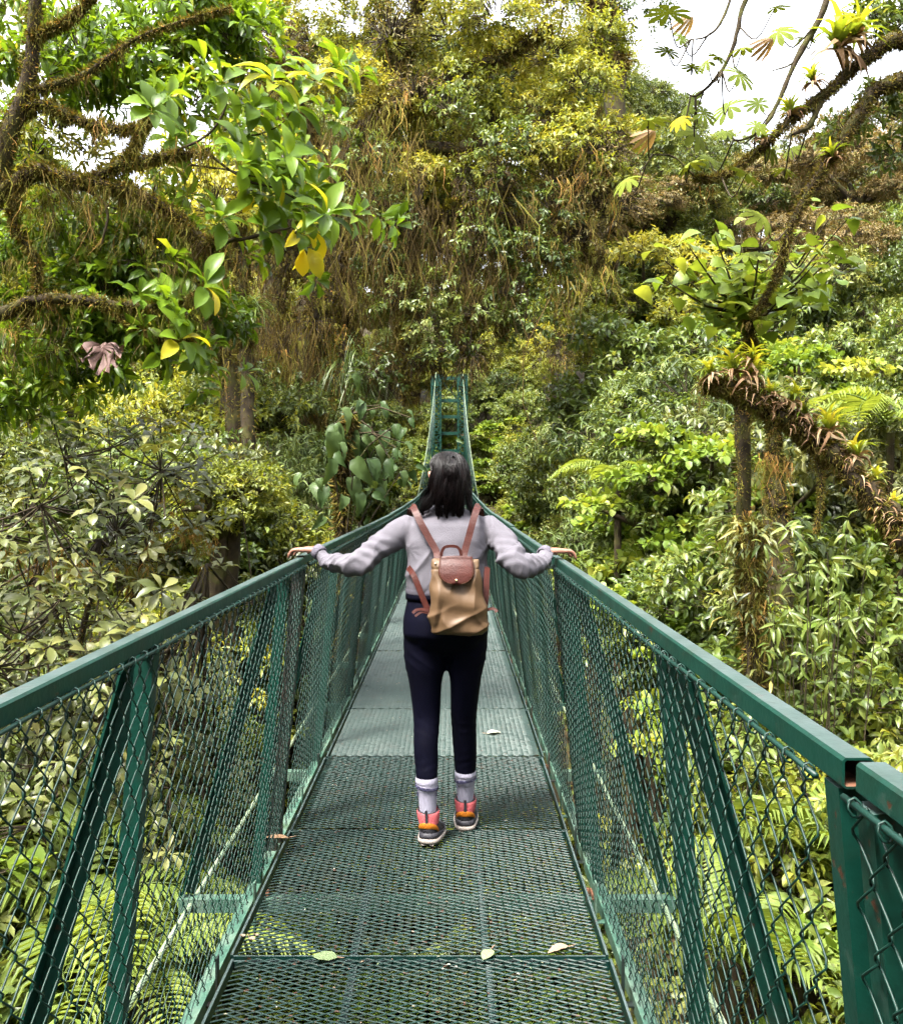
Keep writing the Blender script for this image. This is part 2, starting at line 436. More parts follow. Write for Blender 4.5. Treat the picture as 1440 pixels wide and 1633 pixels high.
# --- cross beams with outrigger ends, braced posts, deck straps
OX = 1.02; OSTEP = 1.66; OUT0 = 0.37
oy = OUT0; outs = []
while oy < TOWER_Y - 1.2:
    outs.append(oy); z = deckz(oy)
    b = MB(); b.angle((-OX, oy, z - .150), (OX, oy, z - .150), .05, .006)
    b.build('cross_beam', M['paint_worn'] , bridge)
    for s in (-1, 1):
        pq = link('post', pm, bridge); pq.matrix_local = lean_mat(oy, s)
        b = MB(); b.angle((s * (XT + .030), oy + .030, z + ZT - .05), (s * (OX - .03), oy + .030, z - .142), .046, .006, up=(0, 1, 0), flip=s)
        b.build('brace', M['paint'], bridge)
        b = MB(); b.box((s * .700, oy, z - .135), (.05, .06, .022)); b.tubes([(s * .66, oy, z - .17), (s * .66, oy, z - .11)], np.array([.009, .009]), 6)
        b.build('clamp_bolt', M['rust'], bridge)
    oy += OSTEP
y = .1; k = 0
while y < TOWER_Y - 1.5:
    z = deckz(y)
    for s in (-1, 1):
        b = MB(); b.box((s * .648, y, z - .055), (.006, .028, .20)); b.box((s * .676, y, z - .11), (.05, .028, .005))
        b.build('deck_strap', M['paint_dark' if k % 2 else 'paint_worn'], bridge)
    y += .55; k += 1

# --- main cables and hangers
def cabz(y): return -.172 + (0 if y < 9.3 else .00640 * (y - 9.3) ** 2)
def cabx(y): return .97 - .35 * max(0, min(1, (y - 9.3) / (TOWER_Y - 9.3)))
cable_me = None
for s in (1, -1):
    mb = MB(); n = 620; ys = np.linspace(1.2, 12, n)
    for q in range(6):
        a = q * math.pi / 3 + ys * 2 * math.pi / .155
        PT = np.stack([s * np.array([cabx(v) for v in ys]) + .0068 * np.cos(a), ys, np.array([cabz(v) for v in ys]) + .0068 * np.sin(a)], -1)
        mb.tubes(PT, np.full(n, .0054), 5)
    ys = np.linspace(11.9, TOWER_Y, 60)
    mb.tubes(np.stack([s * np.array([cabx(v) for v in ys]), ys, np.array([cabz(v) for v in ys])], -1), np.full(60, .013), 6)
    if cable_me is None: cable_me = mb.mesh('main_cable', M['cable'])
    cb = link('main_cable', cable_me, bridge); cb.scale = (s, 1, 1)
    for oy in outs:
        if cabz(oy) < deckz(oy) - .02: continue
        for dy in (0, .55, 1.1):
            if oy + dy > TOWER_Y - .6 or (dy and oy < 14): continue
            mb = MB(); yy = oy + dy
            xb = OX - .05 if dy == 0 else XB
            mb.tubes([(s * cabx(yy), yy, cabz(yy)), (s * xb, yy, deckz(yy) - .12)], np.array([.007, .007]), 5)
            mb.build('hanger_rod', M['paint'], bridge)

# --- lattice tower at the far end
tower = empty('tower', (0, 0, 0)); tower.parent = bridge
tz0, tz1 = -1.0, 6.68
for s in (-1, 1):
    lg = MB(); cx = s * .615; hw = .20
    for ax in (-1, 1):
        for ay in (-1, 1):
            lg.bar((cx + ax * hw, TOWER_Y + ay * hw, tz0), (cx + ax * hw, TOWER_Y + ay * hw, tz1), .085, .085, up=(0, 1, 0))
    z = tz0 + .2; q = 0
    while z < tz1 - .3:
        for ay in (-1, 1):
            lg.bar((cx - hw, TOWER_Y + ay * (hw + .012), z), (cx + hw, TOWER_Y + ay * (hw + .012), z + .36), .045, .03, up=(0, 1, 0))
            lg.bar((cx + hw, TOWER_Y + ay * (hw + .030), z), (cx - hw, TOWER_Y + ay * (hw + .030), z + .36), .045, .03, up=(0, 1, 0))
        for ax in (-1, 1):
            lg.bar((cx + ax * (hw + .012), TOWER_Y - hw, z), (cx + ax * (hw + .012), TOWER_Y + hw, z + .36), .03, .045, up=(1, 0, 0))
        lg.bar((cx - hw, TOWER_Y - hw - .05, z), (cx + hw, TOWER_Y - hw - .05, z), .03, .03)
        z += .37; q += 1
    lg.build('tower_leg', M['paint'], tower)
    sp = MB(); sp.box((cx, TOWER_Y, tz1 - .22), (.50, .50, .5)); sp.box((cx, TOWER_Y, tz1 + .06), (.36, .3, .1))
    sp.build('saddle_block', M['paint'], tower)
for zz in (tz1 - .08, 5.55, 4.8, 4.02, 3.2, 2.4):
    b = MB(); b.bar((-.42, TOWER_Y, zz), (.42, TOWER_Y, zz), .12, .15); b.build('tower_cross_beam', M['paint'], tower)
for a in (-1, 1):
    b = MB(); b.bar((-.42 * a, TOWER_Y + .02 * a, 5.6), (.42 * a, TOWER_Y + .02 * a, tz1 - .14), .06, .03); b.build('tower_diagonal', M['paint'], tower)

# ================================================================== the walker and the backpack
M['skin'] = solid('skin', [(.3, (.19, .088, .060)), (.6, (.235, .112, .078)), (.8, (.22, .092, .068))], 30, .5, .35, .08, 120)
M['hair'] = solid('dark_brown_hair', [(.3, (.0014, .0008, .0009)), (.6, (.0040, .0018, .0020)), (.8, (.013, .0048, .0045))], 38, .40, .20)
M['sweat'] = solid('grey_lilac_fleece', [(.3, (.090, .084, .098)), (.55, (.102, .096, .111)), (.75, (.114, .107, .123))], 5, .95, .08, .35, 260)
M['rib'] = solid('grey_lilac_rib', [(.3, (.084, .077, .096)), (.6, (.104, .096, .118))], 9, .95, .08, .3, 160)
M['legging'] = solid('navy_leggings', [(.3, (.0009, .0009, .0036)), (.6, (.0014, .0015, .0058))], 6, .72, .05, .15, 300)
M['sock'] = solid('white_ribbed_sock', [(.3, (.21, .20, .26)), (.6, (.26, .25, .31))], 12, .9, .15, .3, 200)
M['sock_ink'] = solid('sock_stripe', [(.5, (.02, .018, .05))], 5, .9)
M['shoe_pink'] = solid('coral_pink_fabric', [(.3, (.22, .040, .046)), (.7, (.28, .060, .064))], 20, .8, .2, .2, 200)
M['shoe_dark'] = solid('charcoal_upper', [(.3, (.003, .0025, .004)), (.6, (.008, .0075, .010))], 18, .6, .3, .2, 150)
M['shoe_grey'] = solid('dark_grey_foxing', [(.3, (.013, .012, .016)), (.7, (.026, .025, .031))], 18, .6, .3)
M['shoe_orange'] = solid('orange_strap', [(.3, (.27, .080, .004)), (.7, (.33, .11, .006))], 18, .55, .3)
M['shoe_sole'] = solid('off_white_sole', [(.3, (.16, .13, .11)), (.6, (.25, .22, .20)), (.8, (.10, .08, .065))], 26, .75, .3, .2, 90)
M['khaki'] = solid('khaki_nylon', [(.3, (.072, .041, .020)), (.6, (.090, .053, .027)), (.8, (.104, .064, .034))], 4, .5, .28, .10, 420, rvar=.15)
M['leather'] = solid('brown_leather', [(.3, (.030, .0058, .0036)), (.6, (.042, .0090, .0058)), (.8, (.058, .015, .010))], 26, .46, .22, .25, 130)
M['brass'] = solid('pale_brass', [(.5, (.8, .62, .38))], 5, .25, .5, metal=1.0)

PY = 3.92
def px(x, y, Y=PY):
    p = P(x, y, Y); return p
def loft(mb, rings, n=28, cap=True, tint=.5, mi=0):
    """rings: (centre, ax, by, expo [, (ux,uy)]) horizontal superellipses, bottom or top first"""
    V = []
    th = np.arange(n) * 2 * math.pi / n
    for c, a, b, e in rings:
        ct, st = np.cos(th), np.sin(th)
        x = a * np.sign(ct) * np.abs(ct) ** (2 / e); y_ = b * np.sign(st) * np.abs(st) ** (2 / e)
        V.append(np.stack([c[0] + x, c[1] + y_, np.full(n, c[2])], -1))
    m = len(rings); V = np.concatenate(V)
    F = []
    for i in range(m - 1):
        for j in range(n):
            j2 = (j + 1) % n
            F.append((i*n+j, i*n+j2, (i+1)*n+j2, (i+1)*n+j))
    if rings[-1][0][2] < rings[0][0][2]: F = [f[::-1] for f in F]
    fs = [np.array(F)]
    if cap:
        lo = list(range(n)); hi = [(m-1)*n + j for j in range(n)]
        if rings[-1][0][2] < rings[0][0][2]: fs += [np.array([lo]), np.array([hi[::-1]])]
        else: fs += [np.array([lo[::-1]]), np.array([hi])]
    mb.add(V, fs, tint=tint, mi=mi)
def spline(pts, n):
    """Catmull-Rom through points (any dimension)"""
    pts = np.asarray(pts, float); m = len(pts)
    t = np.linspace(0, m - 1, n); i = np.clip(t.astype(int), 0, m - 2); f = (t - i)[:, None]
    p = np.concatenate([2 * pts[:1] - pts[1:2], pts, 2 * pts[-1:] - pts[-2:-1]])
    a, b, c, d = p[i], p[i+1], p[i+2], p[i+3]
    return .5 * (2*b + (c-a)*f + (2*a-5*b+4*c-d)*f**2 + (3*b-a-3*c+d)*f**3)
def limb(mb, pts, rad, n=30, sides=18):
    q = spline(np.c_[np.asarray(pts, float), np.asarray(rad, float)], n)
    C, r = q[:, :3], np.maximum(q[:, 3], .002)
    e0 = nz(C[0] - C[1]) * r[0] * .6; e1 = nz(C[-1] - C[-2]) * r[-1] * .6
    C = np.concatenate([[C[0] + e0], C, [C[-1] + e1]]); r = np.concatenate([[r[0] * .35], r, [r[-1] * .35]])
    T = nz(np.gradient(C, axis=0)); A = nz(np.cross(T[0], (0.3, .2, 1.0) if abs(T[0][2]) < .8 else (1.0, .1, 0)))
    V = []
    an = np.arange(sides) * 2 * math.pi / sides
    for i in range(len(C)):
        A = nz(A - T[i] * (A @ T[i])); B = np.cross(T[i], A)
        V.append(C[i] + r[i] * (np.cos(an)[:, None] * A + np.sin(an)[:, None] * B))
    m = len(C); V = np.concatenate(V)
    F = [(i*sides+j, i*sides+(j+1) % sides, (i+1)*sides+(j+1) % sides, (i+1)*sides+j) for i in range(m-1) for j in range(sides)]
    mb.add(V, [np.array(F), np.array([list(range(sides))[::-1]]), np.array([[(m-1)*sides + j for j in range(sides)]])])
def fuse(mb, name, mat, parent, voxel, smooth=4, ratio=1.0, fn=None):
    """union of the overlapping lofts as one continuous skin"""
    me = mb.mesh(name, mat); o = bpy.data.objects.new(name + '_tmp', me); COL.objects.link(o)
    q = o.modifiers.new('r', 'REMESH'); q.mode = 'VOXEL'; q.voxel_size = voxel; q.use_smooth_shade = True
    if smooth:
        q = o.modifiers.new('s', 'SMOOTH'); q.factor = .5; q.iterations = smooth
    if ratio < 1:
        q = o.modifiers.new('d', 'DECIMATE'); q.ratio = ratio
    dg = bpy.context.evaluated_depsgraph_get(); dg.update()
    m2 = bpy.data.meshes.new_from_object(o.evaluated_get(dg)); m2.name = name
    bpy.data.objects.remove(o, do_unlink=True)
    if not m2.materials: m2.materials.append(mat)
    if fn:
        n = len(m2.vertices); V = np.empty(n * 3, np.float32); m2.vertices.foreach_get('co', V); V = V.reshape(-1, 3).astype(float)
        N = np.empty(n * 3, np.float32); m2.vertices.foreach_get('normal', N); N = N.reshape(-1, 3).astype(float)
        V = fn(V, N); m2.vertices.foreach_set('co', V.astype(np.float32).ravel()); m2.update()
    m2.polygons.foreach_set('use_smooth', np.ones(len(m2.polygons), bool))
    return link(name, m2, parent)

person = empty('person', (0, 0, 0))
tag(person, 'woman seen from behind in grey sweatshirt, navy leggings and pink trainers holding both rails', 'person')

# ---- pose (world points)
HC = px(714.5, 765, 3.93)                              # head centre
YL, YR = 3.885, 4.06                                   # the two ankles
shL, shR = px(654, 842, 3.93), px(776, 842, 3.92)
elL, elR = px(568, 899, 3.86), px(826, 901, 3.74)
wrL, wrR = np.array((-.508, 4.045, 1.262)), np.array((.520, 3.935, 1.264))
LEGL = [(px(684, 985), .088), (px(679, 1015), .097), (px(678, 1046), .0935), (px(678.5, 1066), .0865), (px(678.5, 1091), .0715), (px(680.5, 1142, 3.93), .0600), (px(679, 1186, 3.90), .0545), (px(680, 1215, 3.89), .052), (px(680.5, 1243, 3.87), .046)]
LEGR = [(px(738, 985), .088), (px(743, 1015), .095), (px(744, 1046), .0860), (px(742.5, 1066), .0775), (px(742, 1091), .0665), (px(739.5, 1142, 3.97), .0580), (px(741, 1184, 4.0), .0545), (px(742, 1210, 4.02), .052), (px(742, 1232, 4.03), .047)]
ankL, ankR = np.array((-.001, YL - .02, .15)), np.array((.163, YR - .01, .135))
heelL, heelR = np.array((-.003, 3.80, .022)), np.array((.160, 4.005, .0))

# ---- body: one continuous skin (head, neck, trunk, arms, hands, legs)
bm_ = MB()
tc = px(713, 880)
def ell(mb, c, r, n=22, m=14, rot=0):
    th = np.arange(n) * 2 * math.pi / n; ph = np.linspace(-math.pi / 2 + .08, math.pi / 2 - .08, m)
    V = np.stack([np.outer(np.cos(ph), np.cos(th)) * r[0], np.outer(np.cos(ph), np.sin(th)) * r[1], np.outer(np.sin(ph), np.ones(n)) * r[2]], -1).reshape(-1, 3)
    c_, s_ = math.cos(rot), math.sin(rot)
    V = np.stack([V[:, 0] * c_ - V[:, 1] * s_, V[:, 0] * s_ + V[:, 1] * c_, V[:, 2]], -1) + np.asarray(c)
    F = [(i*n+j, i*n+(j+1) % n, (i+1)*n+(j+1) % n, (i+1)*n+j) for i in range(m-1) for j in range(n)]
    mb.add(V, [np.array(F), np.array([list(range(n))[::-1]]), np.array([[(m-1)*n + j for j in range(n)]])])
TURN = R(24)                                            # head turned to her left
fd = np.array((-math.sin(TURN), math.cos(TURN), 0)); sdv = np.array((math.cos(TURN), math.sin(TURN), 0))
def hp(f, s, z): return HC + fd * f + sdv * s + np.array((0, 0, z))
ell(bm_, hp(-.008, 0, .020), (.073, .092, .098), rot=TURN)
ell(bm_, hp(.030, 0, -.035), (.058, .062, .078), rot=TURN)
limb(bm_, [hp(.045, 0, -.085), hp(.075, 0, -.088)], [.034, .026], 8)
limb(bm_, [hp(.090, 0, .016), hp(.104, 0, -.012), hp(.112, 0, -.026)], [.009, .012, .013], 8, 10)       # nose
for s in (-1, 1):
    ell(bm_, hp(.078, s * .031, .004), (.017, .013, .010), 12, 8, TURN)                                  # eyelids
    limb(bm_, [hp(.074, s * .016, .022), hp(.076, s * .035, .027), hp(.064, s * .052, .020)], [.006, .007, .005], 8, 8)  # brow
    limb(bm_, [hp(.008, s * .076, .020), hp(-.010, s * .090, .030), hp(-.018, s * .089, .008), hp(-.004, s * .077, -.022)], [.007, .009, .009, .006], 10, 8)  # ear
limb(bm_, [hp(.088, -.022, -.055), hp(.098, 0, -.053), hp(.088, .022, -.055)], [.005, .008, .005], 8, 8)  # lips
limb(bm_, [HC + (0, -.01, -.06), px(714, 812, 3.93), px(713.5, 830, 3.92)], [.052, .050, .062], 10)
loft(bm_, [(px(712, 1010), .165, .115, 2.2), (px(712, 950), .150, .098, 2.2), (px(712.5, 900), .145, .092, 2.2), (px(713.5, 850), .165, .092, 2.3), (px(714, 826), .140, .07, 2.2)])
limb(bm_, [shL, px(625, 860, 3.91), px(596, 882, 3.88), elL, px(542, 899, 3.93), px(522, 894, 4.0), wrL + (.010, -.008, -.004), wrL], [.036, .032, .028, .024, .019, .019, .022, .0245], 26, 12)
limb(bm_, [shR, px(800, 862, 3.87), px(812, 884, 3.80), elR, px(848, 899, 3.80), px(864, 893, 3.87), wrR + (-.010, -.008, -.004), wrR], [.036, .032, .028, .024, .019, .019, .022, .0245], 26, 12)
for L_, an_ in ((LEGL, ankL), (LEGR, ankR)):
    limb(bm_, [p for p, r in L_] + [an_, an_ + (0, .03, -.06)], [r - .014 for p, r in L_] + [.025, .027], 24, 14)
    limb(bm_, [an_ + (0, -.0, -.075), an_ + (.012, .09, -.098), an_ + (.02, .16, -.108)], [.027, .028, .022], 10, 10)
def hand(mb, wr, side):
    """palm flat on the rail, fingers folded over its outer edge, thumb on the forward side"""
    u = nz((side * 1.0, .30, -.02)); v = nz((-side * .30 * side * side, 1.0, 0)); v = nz(v - u * (u @ v)); wv = np.array((0, 0, 1.0))
    p = lambda a, b, c: wr + u * a * 1.06 + v * b * 1.12 + wv * c
    for b, r0 in ((-.024, .0125), (-.008, .0140), (.009, .0145), (.024, .0130)):
        limb(mb, [p(-.012, b * .55, .0), p(.030, b * .9, .004), p(.070, b * 1.08, .003)], [.0150, r0, .0105], 9, 10)
    lens = (.052, .066, .071, .064)
    for k, (b, L) in enumerate(zip((-.029, -.0095, .0105, .0300), lens)):
        sp = (k - 1.5) * .07
        q = lambda a, c: p(.068 + a * math.cos(sp), b + a * math.sin(sp), c)
        limb(mb, [q(-.006, .004), q(L * .38, .003), q(L * .66, -.011), q(L * .80, -.026 - .006 * (k == 1))], [.0094, .0086, .0078, .0062], 12, 10)
    limb(mb, [p(.006, .020, -.004), p(.028, .042, -.006), p(.050, .052, -.010), p(.064, .053, -.016)], [.0125, .0108, .0092, .0068], 11, 10)
hand(bm_, wrL, -1); hand(bm_, wrR, 1)
body = fuse(bm_, 'body', M['skin'], person, .0034, 3, .22)

# ---- leggings
lg = MB()
loft(lg, [(px(712, 938, 3.915), .162, .108, 2.2), (px(711.5, 960, 3.912), .172, .118, 2.25), (px(711, 985, 3.905), .1845, .130, 2.3), (px(710.5, 1010, 3.90), .1860, .130, 2.3), (px(711, 1028, 3.905), .150, .100, 2.1), (px(712, 1042, 3.915), .085, .06, 2.0)])
ell(lg, px(684, 1006, 3.862), (.078, .074, .095)); ell(lg, px(740, 1006, 3.862), (.078, .074, .095))
for L_ in (LEGL, LEGR): limb(lg, [p for p, r in L_], [r for p, r in L_], 30, 20)
rs_ = np.random.RandomState(4)
def crease(p): return (1 - np.abs(np.sin(p / 2))) ** 1.6 * 1.9 - .75
def leg_fn(V, N):
    d = .0012 * crease(V[:, 2] * 150 + V[:, 0] * 70 + 1.5 * np.sin(V[:, 0] * 60)) * np.exp(-((V[:, 2] - .50) / .06) ** 2) + .0010 * crease(V[:, 2] * 170 - V[:, 0] * 50) * np.exp(-((V[:, 2] - .34) / .05) ** 2)
    d += .0018 * crease(V[:, 2] * 130 - np.abs(V[:, 0] - .078) * 95) * np.exp(-((V[:, 2] - .80) / .05) ** 2)
    return V + N * d[:, None]
leggings = fuse(lg, 'leggings', M['legging'], person, .0075, 14, 1.0, leg_fn)
wb = MB(); loft(wb, [(px(711.7, 955, 3.912), .1755, .121, 2.25), (px(712, 949, 3.913), .1780, .123, 2.25), (px(712, 936, 3.915), .172, .114, 2.2)])
wb.build('waistband', M['legging'], person)

# ---- sweatshirt: trunk and sleeves in one skin, with folds
sw = MB()
loft(sw, [(px(712, 944, 3.915), .1745, .122, 2.3), (px(712, 934, 3.915), .181, .128, 2.3), (px(712.5, 915, 3.912), .1805, .126, 2.35), (px(713, 890, 3.91), .1765, .120, 2.4),
          (px(713.5, 860, 3.915), .182, .113, 2.5), (px(714, 838, 3.92), .180, .100, 2.4), (px(714, 824, 3.925), .150, .082, 2.2), (px(714, 815, 3.93), .098, .066, 2.0), (px(714, 809, 3.93), .064, .060, 2.0)])
sleeveL = ([shL + (.01, 0, .004), px(625, 858, 3.91), px(596, 880, 3.88), elL + (0, 0, -.004), px(542, 899, 3.93), px(522, 894, 4.0), wrL + (.010, -.008, -.006)], [.064, .0620, .0585, .0530, .0450, .0365, .0305])
sleeveR = ([shR + (-.01, 0, .004), px(800, 862, 3.87), px(812, 884, 3.80), elR + (0, 0, -.002), px(848, 899, 3.80), px(864, 893, 3.87), wrR + (-.010, -.008, -.006)], [.064, .0615, .0580, .0530, .0450, .0360, .0305])
limb(sw, *sleeveL, 40, 22); limb(sw, *sleeveR, 40, 22)
def sweat_fn(V, N):
    x, y, z = V.T
    d = np.zeros(len(V))
    for el, wr, sh in ((elL, wrL, shL), (elR, wrR, shR)):
        ax = nz(wr - el); t = (V - el) @ ax; off = V - el - t[:, None] * ax; rr = np.linalg.norm(off, axis=1)
        e = np.exp(-((t - .10) / .10) ** 2) * (rr < .09)
        s_ = V @ nz((.3, .5, 1.0))
        d += e * (.0058 * crease(t * 105 + s_ * 46 + 2 * np.sin(s_ * 31)) + .0036 * np.sin(t * 66 - s_ * 85 + 1))
        ax2 = nz(el - sh); t2 = (V - sh) @ ax2; r2 = np.linalg.norm(V - sh - t2[:, None] * ax2, axis=1)
        e2 = np.exp(-((t2 - .20) / .09) ** 2) * (r2 < .09)
        d += e2 * (.0060 * crease(t2 * 62 + s_ * 75 + 1.5 * np.sin(t2 * 30)) + .0030 * np.sin(t2 * 40 - s_ * 120))
        # armhole pulls
        q = V - (sh + np.array((0, 0, -.09))); rad = np.linalg.norm(q, axis=1); an = np.arctan2(q[:, 2], q[:, 0])
        d += .0018 * np.sin(an * 9 + rad * 30) * np.exp(-((rad - .07) / .05) ** 2)
    # blouson folds above the hem
    d += .0075 * crease(x * 58 + z * 34 + 2.0 * np.sin(z * 19)) * np.exp(-((z - 1.125) / .05) ** 2)
    d += .0065 * crease(x * 36 - z * 50 + 1.6 * np.sin(x * 23)) * np.exp(-((z - 1.22) / .08) ** 2)
    d += .0034 * np.sin(x * 48 + z * 15) * np.exp(-((z - 1.36) / .06) ** 2)
    # shoulder seams
    for sx, sl in ((px(646, 850)[0], .05), (px(783, 850)[0], -.05)):
        d -= .0030 * np.exp(-((x - sx - sl * (z - 1.35)) / .0045) ** 2) * (z > 1.2)
    return V + N * d[:, None]
shirt = fuse(sw, 'sweatshirt', M['sweat'], person, .0062, 4, 1.0, sweat_fn)
def ringband(name, c, ax, r0, r1, wdt, mat, n=40, ribs=0, parent=person, squash=None):
    mb = MB(); ax = nz(ax); A = nz(np.cross(ax, (0.2, .1, 1) if abs(ax[2]) < .8 else (1, 0, 0))); B = np.cross(ax, A)
    an = np.arange(n) * 2 * math.pi / n; V = []
    sec = [(-.5, .88), (-.42, 1.0), (0, 1.03), (.42, 1.0), (.5, .88)]
    for t, f in sec:
        for a in an:
            rr = (r0 + (r1 - r0) * (t + .5)) * f * (1 + (.012 * math.cos(a * ribs) if ribs else 0))
            V.append(np.asarray(c) + ax * t * wdt + rr * (A * math.cos(a) + B * math.sin(a)))
    F = [(i*n+j, i*n+(j+1) % n, (i+1)*n+(j+1) % n, (i+1)*n+j) for i in range(len(sec)-1) for j in range(n)]
    V = np.array(V)
    if squash is not None: V[:, 1] = c[1] + (V[:, 1] - c[1]) * squash
    mb.add(V, np.array(F)); return mb.build(name, mat, parent)
ringband('cuff', wrL + (.014, -.010, -.006), nz(wrL - sleeveL[0][-2]), .0345, .0315, .038, M['rib'], ribs=20)
ringband('cuff', wrR + (-.014, -.010, -.006), nz(wrR - sleeveR[0][-2]), .0345, .0315, .038, M['rib'], ribs=20)
ringband('collar', px(714, 811, 3.93), (0, .12, 1), .078, .062, .026, M['rib'], ribs=0, squash=.92)
hm = MB(); loft(hm, [(px(712, 946.5, 3.915), .1725, .120, 2.3), (px(712, 943.5, 3.915), .1775, .125, 2.3), (px(712, 937, 3.915), .1770, .125, 2.3)], cap=False); hm.build('hem', M['rib'], person)

# ---- hair: a full mass under many fine strands, half tied at the crown
hull = [  # z, centre dx, half width, half depth, centre dy
    (.120, .000, .030, .036, -.004), (.108, .000, .050, .062, -.008), (.085, .001, .067, .084, -.010), (.055, .002, .0765, .098, -.014), (.015, .001, .081, .103, -.020),
    (-.035, -.001, .083, .100, -.026), (-.075, -.004, .080, .086, -.036), (-.105, -.007, .087, .068, -.046), (-.128, -.009, .096, .050, -.052), (-.142, -.010, .094, .034, -.052)]
hz = np.array([h[0] for h in hull])
def hq(z, col): return np.interp(z, hz[::-1], np.array([h[col] for h in hull])[::-1])
hm_ = MB()
# under-mass: open to the face side
th = np.linspace(math.pi * 1.0 + R(-8), math.pi * 2.0 + R(16), 36); V = []
zs = np.linspace(.120, -.108, 26)
for z in zs:
    a_0 = math.pi * np.interp(z, [-.12, -.075, -.045, .045, .07, .12], [1.0, 1.02, 1.2, 1.24, 1.10, 1.0])
    for a in a_0 + (th - th[0]) / (th[-1] - th[0]) * (th[-1] - a_0): V.append(HC + np.array((hq(z, 1) + hq(z, 2) * math.cos(a) * .955, hq(z, 4) + hq(z, 3) * math.sin(a) * .955, z)))
F = [(i*36+j, i*36+j+1, (i+1)*36+j+1, (i+1)*36+j) for i in range(25) for j in range(35)]
hm_.add(V, np.array(F))
# top and front of the head
th2 = np.linspace(0, 2 * math.pi, 40, endpoint=False); V = []; zs2 = np.linspace(.121, .050, 10)
for z in zs2:
    for a in th2: V.append(HC + np.array((hq(z, 1) + hq(z, 2) * math.cos(a) * .955, hq(z, 4) + hq(z, 3) * math.sin(a) * .955, z)))
F = [(i*40+j, i*40+(j+1) % 40, (i+1)*40+(j+1) % 40, (i+1)*40+j) for i in range(9) for j in range(40)]
hm_.add(V, [np.array(F), np.array([list(range(40))[::-1]])])
rs_ = np.random.RandomState(21)
def a_start(z): return math.pi * np.interp(z, [-.12, -.075, -.045, .045, .07, .12], [.97, 1.0, 1.18, 1.22, 1.10, 1.0])
def strand_set(n, a0, a1, z0, zt, lift=(.0, .007), r=.0013, wave=.004, m=14):
    PT = np.empty((n, m, 3))
    a = rs_.uniform(a0, a1, n); lf = rs_.uniform(*lift, n); ph = rs_.uniform(0, 6.3, n); st = z0 + rs_.uniform(-.02, .0, n)
    lid = np.round(a * 6.5).astype(int); rl2 = np.random.RandomState(3); lz = rl2.normal(0, .013, 400)[lid]; lx = rl2.normal(0, .012, 400)[lid]; lph = rl2.uniform(0, 6.3, 400)[lid]
    ze = zt + .012 + lz + rs_.normal(0, .009, n) - .016 * np.sin((a - math.pi * 1.1) * 1.1).clip(-1, 1)
    for i in range(m):
        t = i / (m - 1); z = st + (ze - st) * t
        lock = lid / 6.5
        aa = a + (lock - a) * (.7 * t ** 2.5) + .05 * np.sin(ph + t * 4) * t
        aa = np.maximum(aa, a_start(z) + .02 * np.sin(ph))
        sc = 1 + lf / .09 + .03 * np.sin(lph * 3 + t * 5) * t + .05 * max(0, t - .75) * np.sin(lph)
        PT[:, i, 0] = HC[0] + hq(z, 1) + hq(z, 2) * np.cos(aa) * sc + wave * np.sin(lph + t * 8 + .4 * np.sin(ph)) * t + lx * max(0, t - .55) * 2
        PT[:, i, 1] = HC[1] + hq(z, 4) + hq(z, 3) * np.sin(aa) * sc + wave * np.cos(lph + t * 6) * t - .010 * max(0, t - .7) * np.cos(lph)
        PT[:, i, 2] = HC[2] + z
    rad = np.linspace(1, .35, m)[None] * (r * rs_.uniform(.7, 1.3, (n, 1)))
    hm_.tubes(PT, rad, 3, cap=False)
strand_set(700, math.pi * .97, math.pi * 2.08, .118, -.142)
strand_set(260, math.pi * .97, math.pi * 2.08, .118, -.125, (.004, .015), .0011, .012)
strand_set(220, math.pi * 1.25, math.pi * 1.8, .118, -.158, (.002, .010), .0012, .006)
strand_set(160, math.pi * .96, math.pi * 1.25, .06, -.150, (.0, .016), .0010, .010)
# swept to the tie
tie = HC + np.array((.022, -.088, .088))
n, m = 420, 12; PT = np.empty((n, m, 3)); a = rs_.uniform(0, 2 * math.pi, n); zz = rs_.uniform(.045, .115, n)
S = np.stack([HC[0] + hq(zz, 1) + hq(zz, 2) * np.cos(a) * .99, HC[1] + hq(zz, 4) + hq(zz, 3) * np.sin(a) * .99, HC[2] + zz], -1)
for i in range(m):
    t = i / (m - 1); Q = S * (1 - t) + (tie + rs_.normal(0, .003, (n, 3)) * (1 - t)) * t
    c = HC + np.array((0, -.010, .010)); dv = Q - c; ln = np.linalg.norm(dv / np.array((.0815, .103, .112)), axis=1)
    PT[:, i] = c + dv / np.minimum(ln, 1)[:, None] * np.where(ln < 1, 1.015, 1.0)[:, None]
hm_.tubes(PT, np.linspace(1, .8, m)[None] * (.0014 * rs_.uniform(.7, 1.3, (n, 1))), 3, cap=False)
n, m = 240, 14; PT = np.empty((n, m, 3)); sx = rs_.normal(0, .022, n); sl = rs_.uniform(.13, .235, n)
for i in range(m):
    t = i / (m - 1); z = tie[2] - sl * t - HC[2]
    PT[:, i, 0] = tie[0] + sx * (t ** .7) * 1.2 - .012 * t; PT[:, i, 2] = tie[2] + .010 * math.sin(t * 3) - sl * t
    xx = np.clip((PT[:, i, 0] - HC[0] - hq(z, 1)) / hq(z, 2), -.98, .98)
    PT[:, i, 1] = HC[1] + hq(z, 4) - hq(z, 3) * np.sqrt(1 - xx ** 2) - .006 - rs_.uniform(0, .006, n) - .012 * math.sin(min(1, t * 2) * math.pi) * (t < .5)
hm_.tubes(PT, np.linspace(1, .4, m)[None] * (.0013 * rs_.uniform(.7, 1.3, (n, 1))), 3, cap=False)
hair = hm_.build('hair', M['hair'], person)
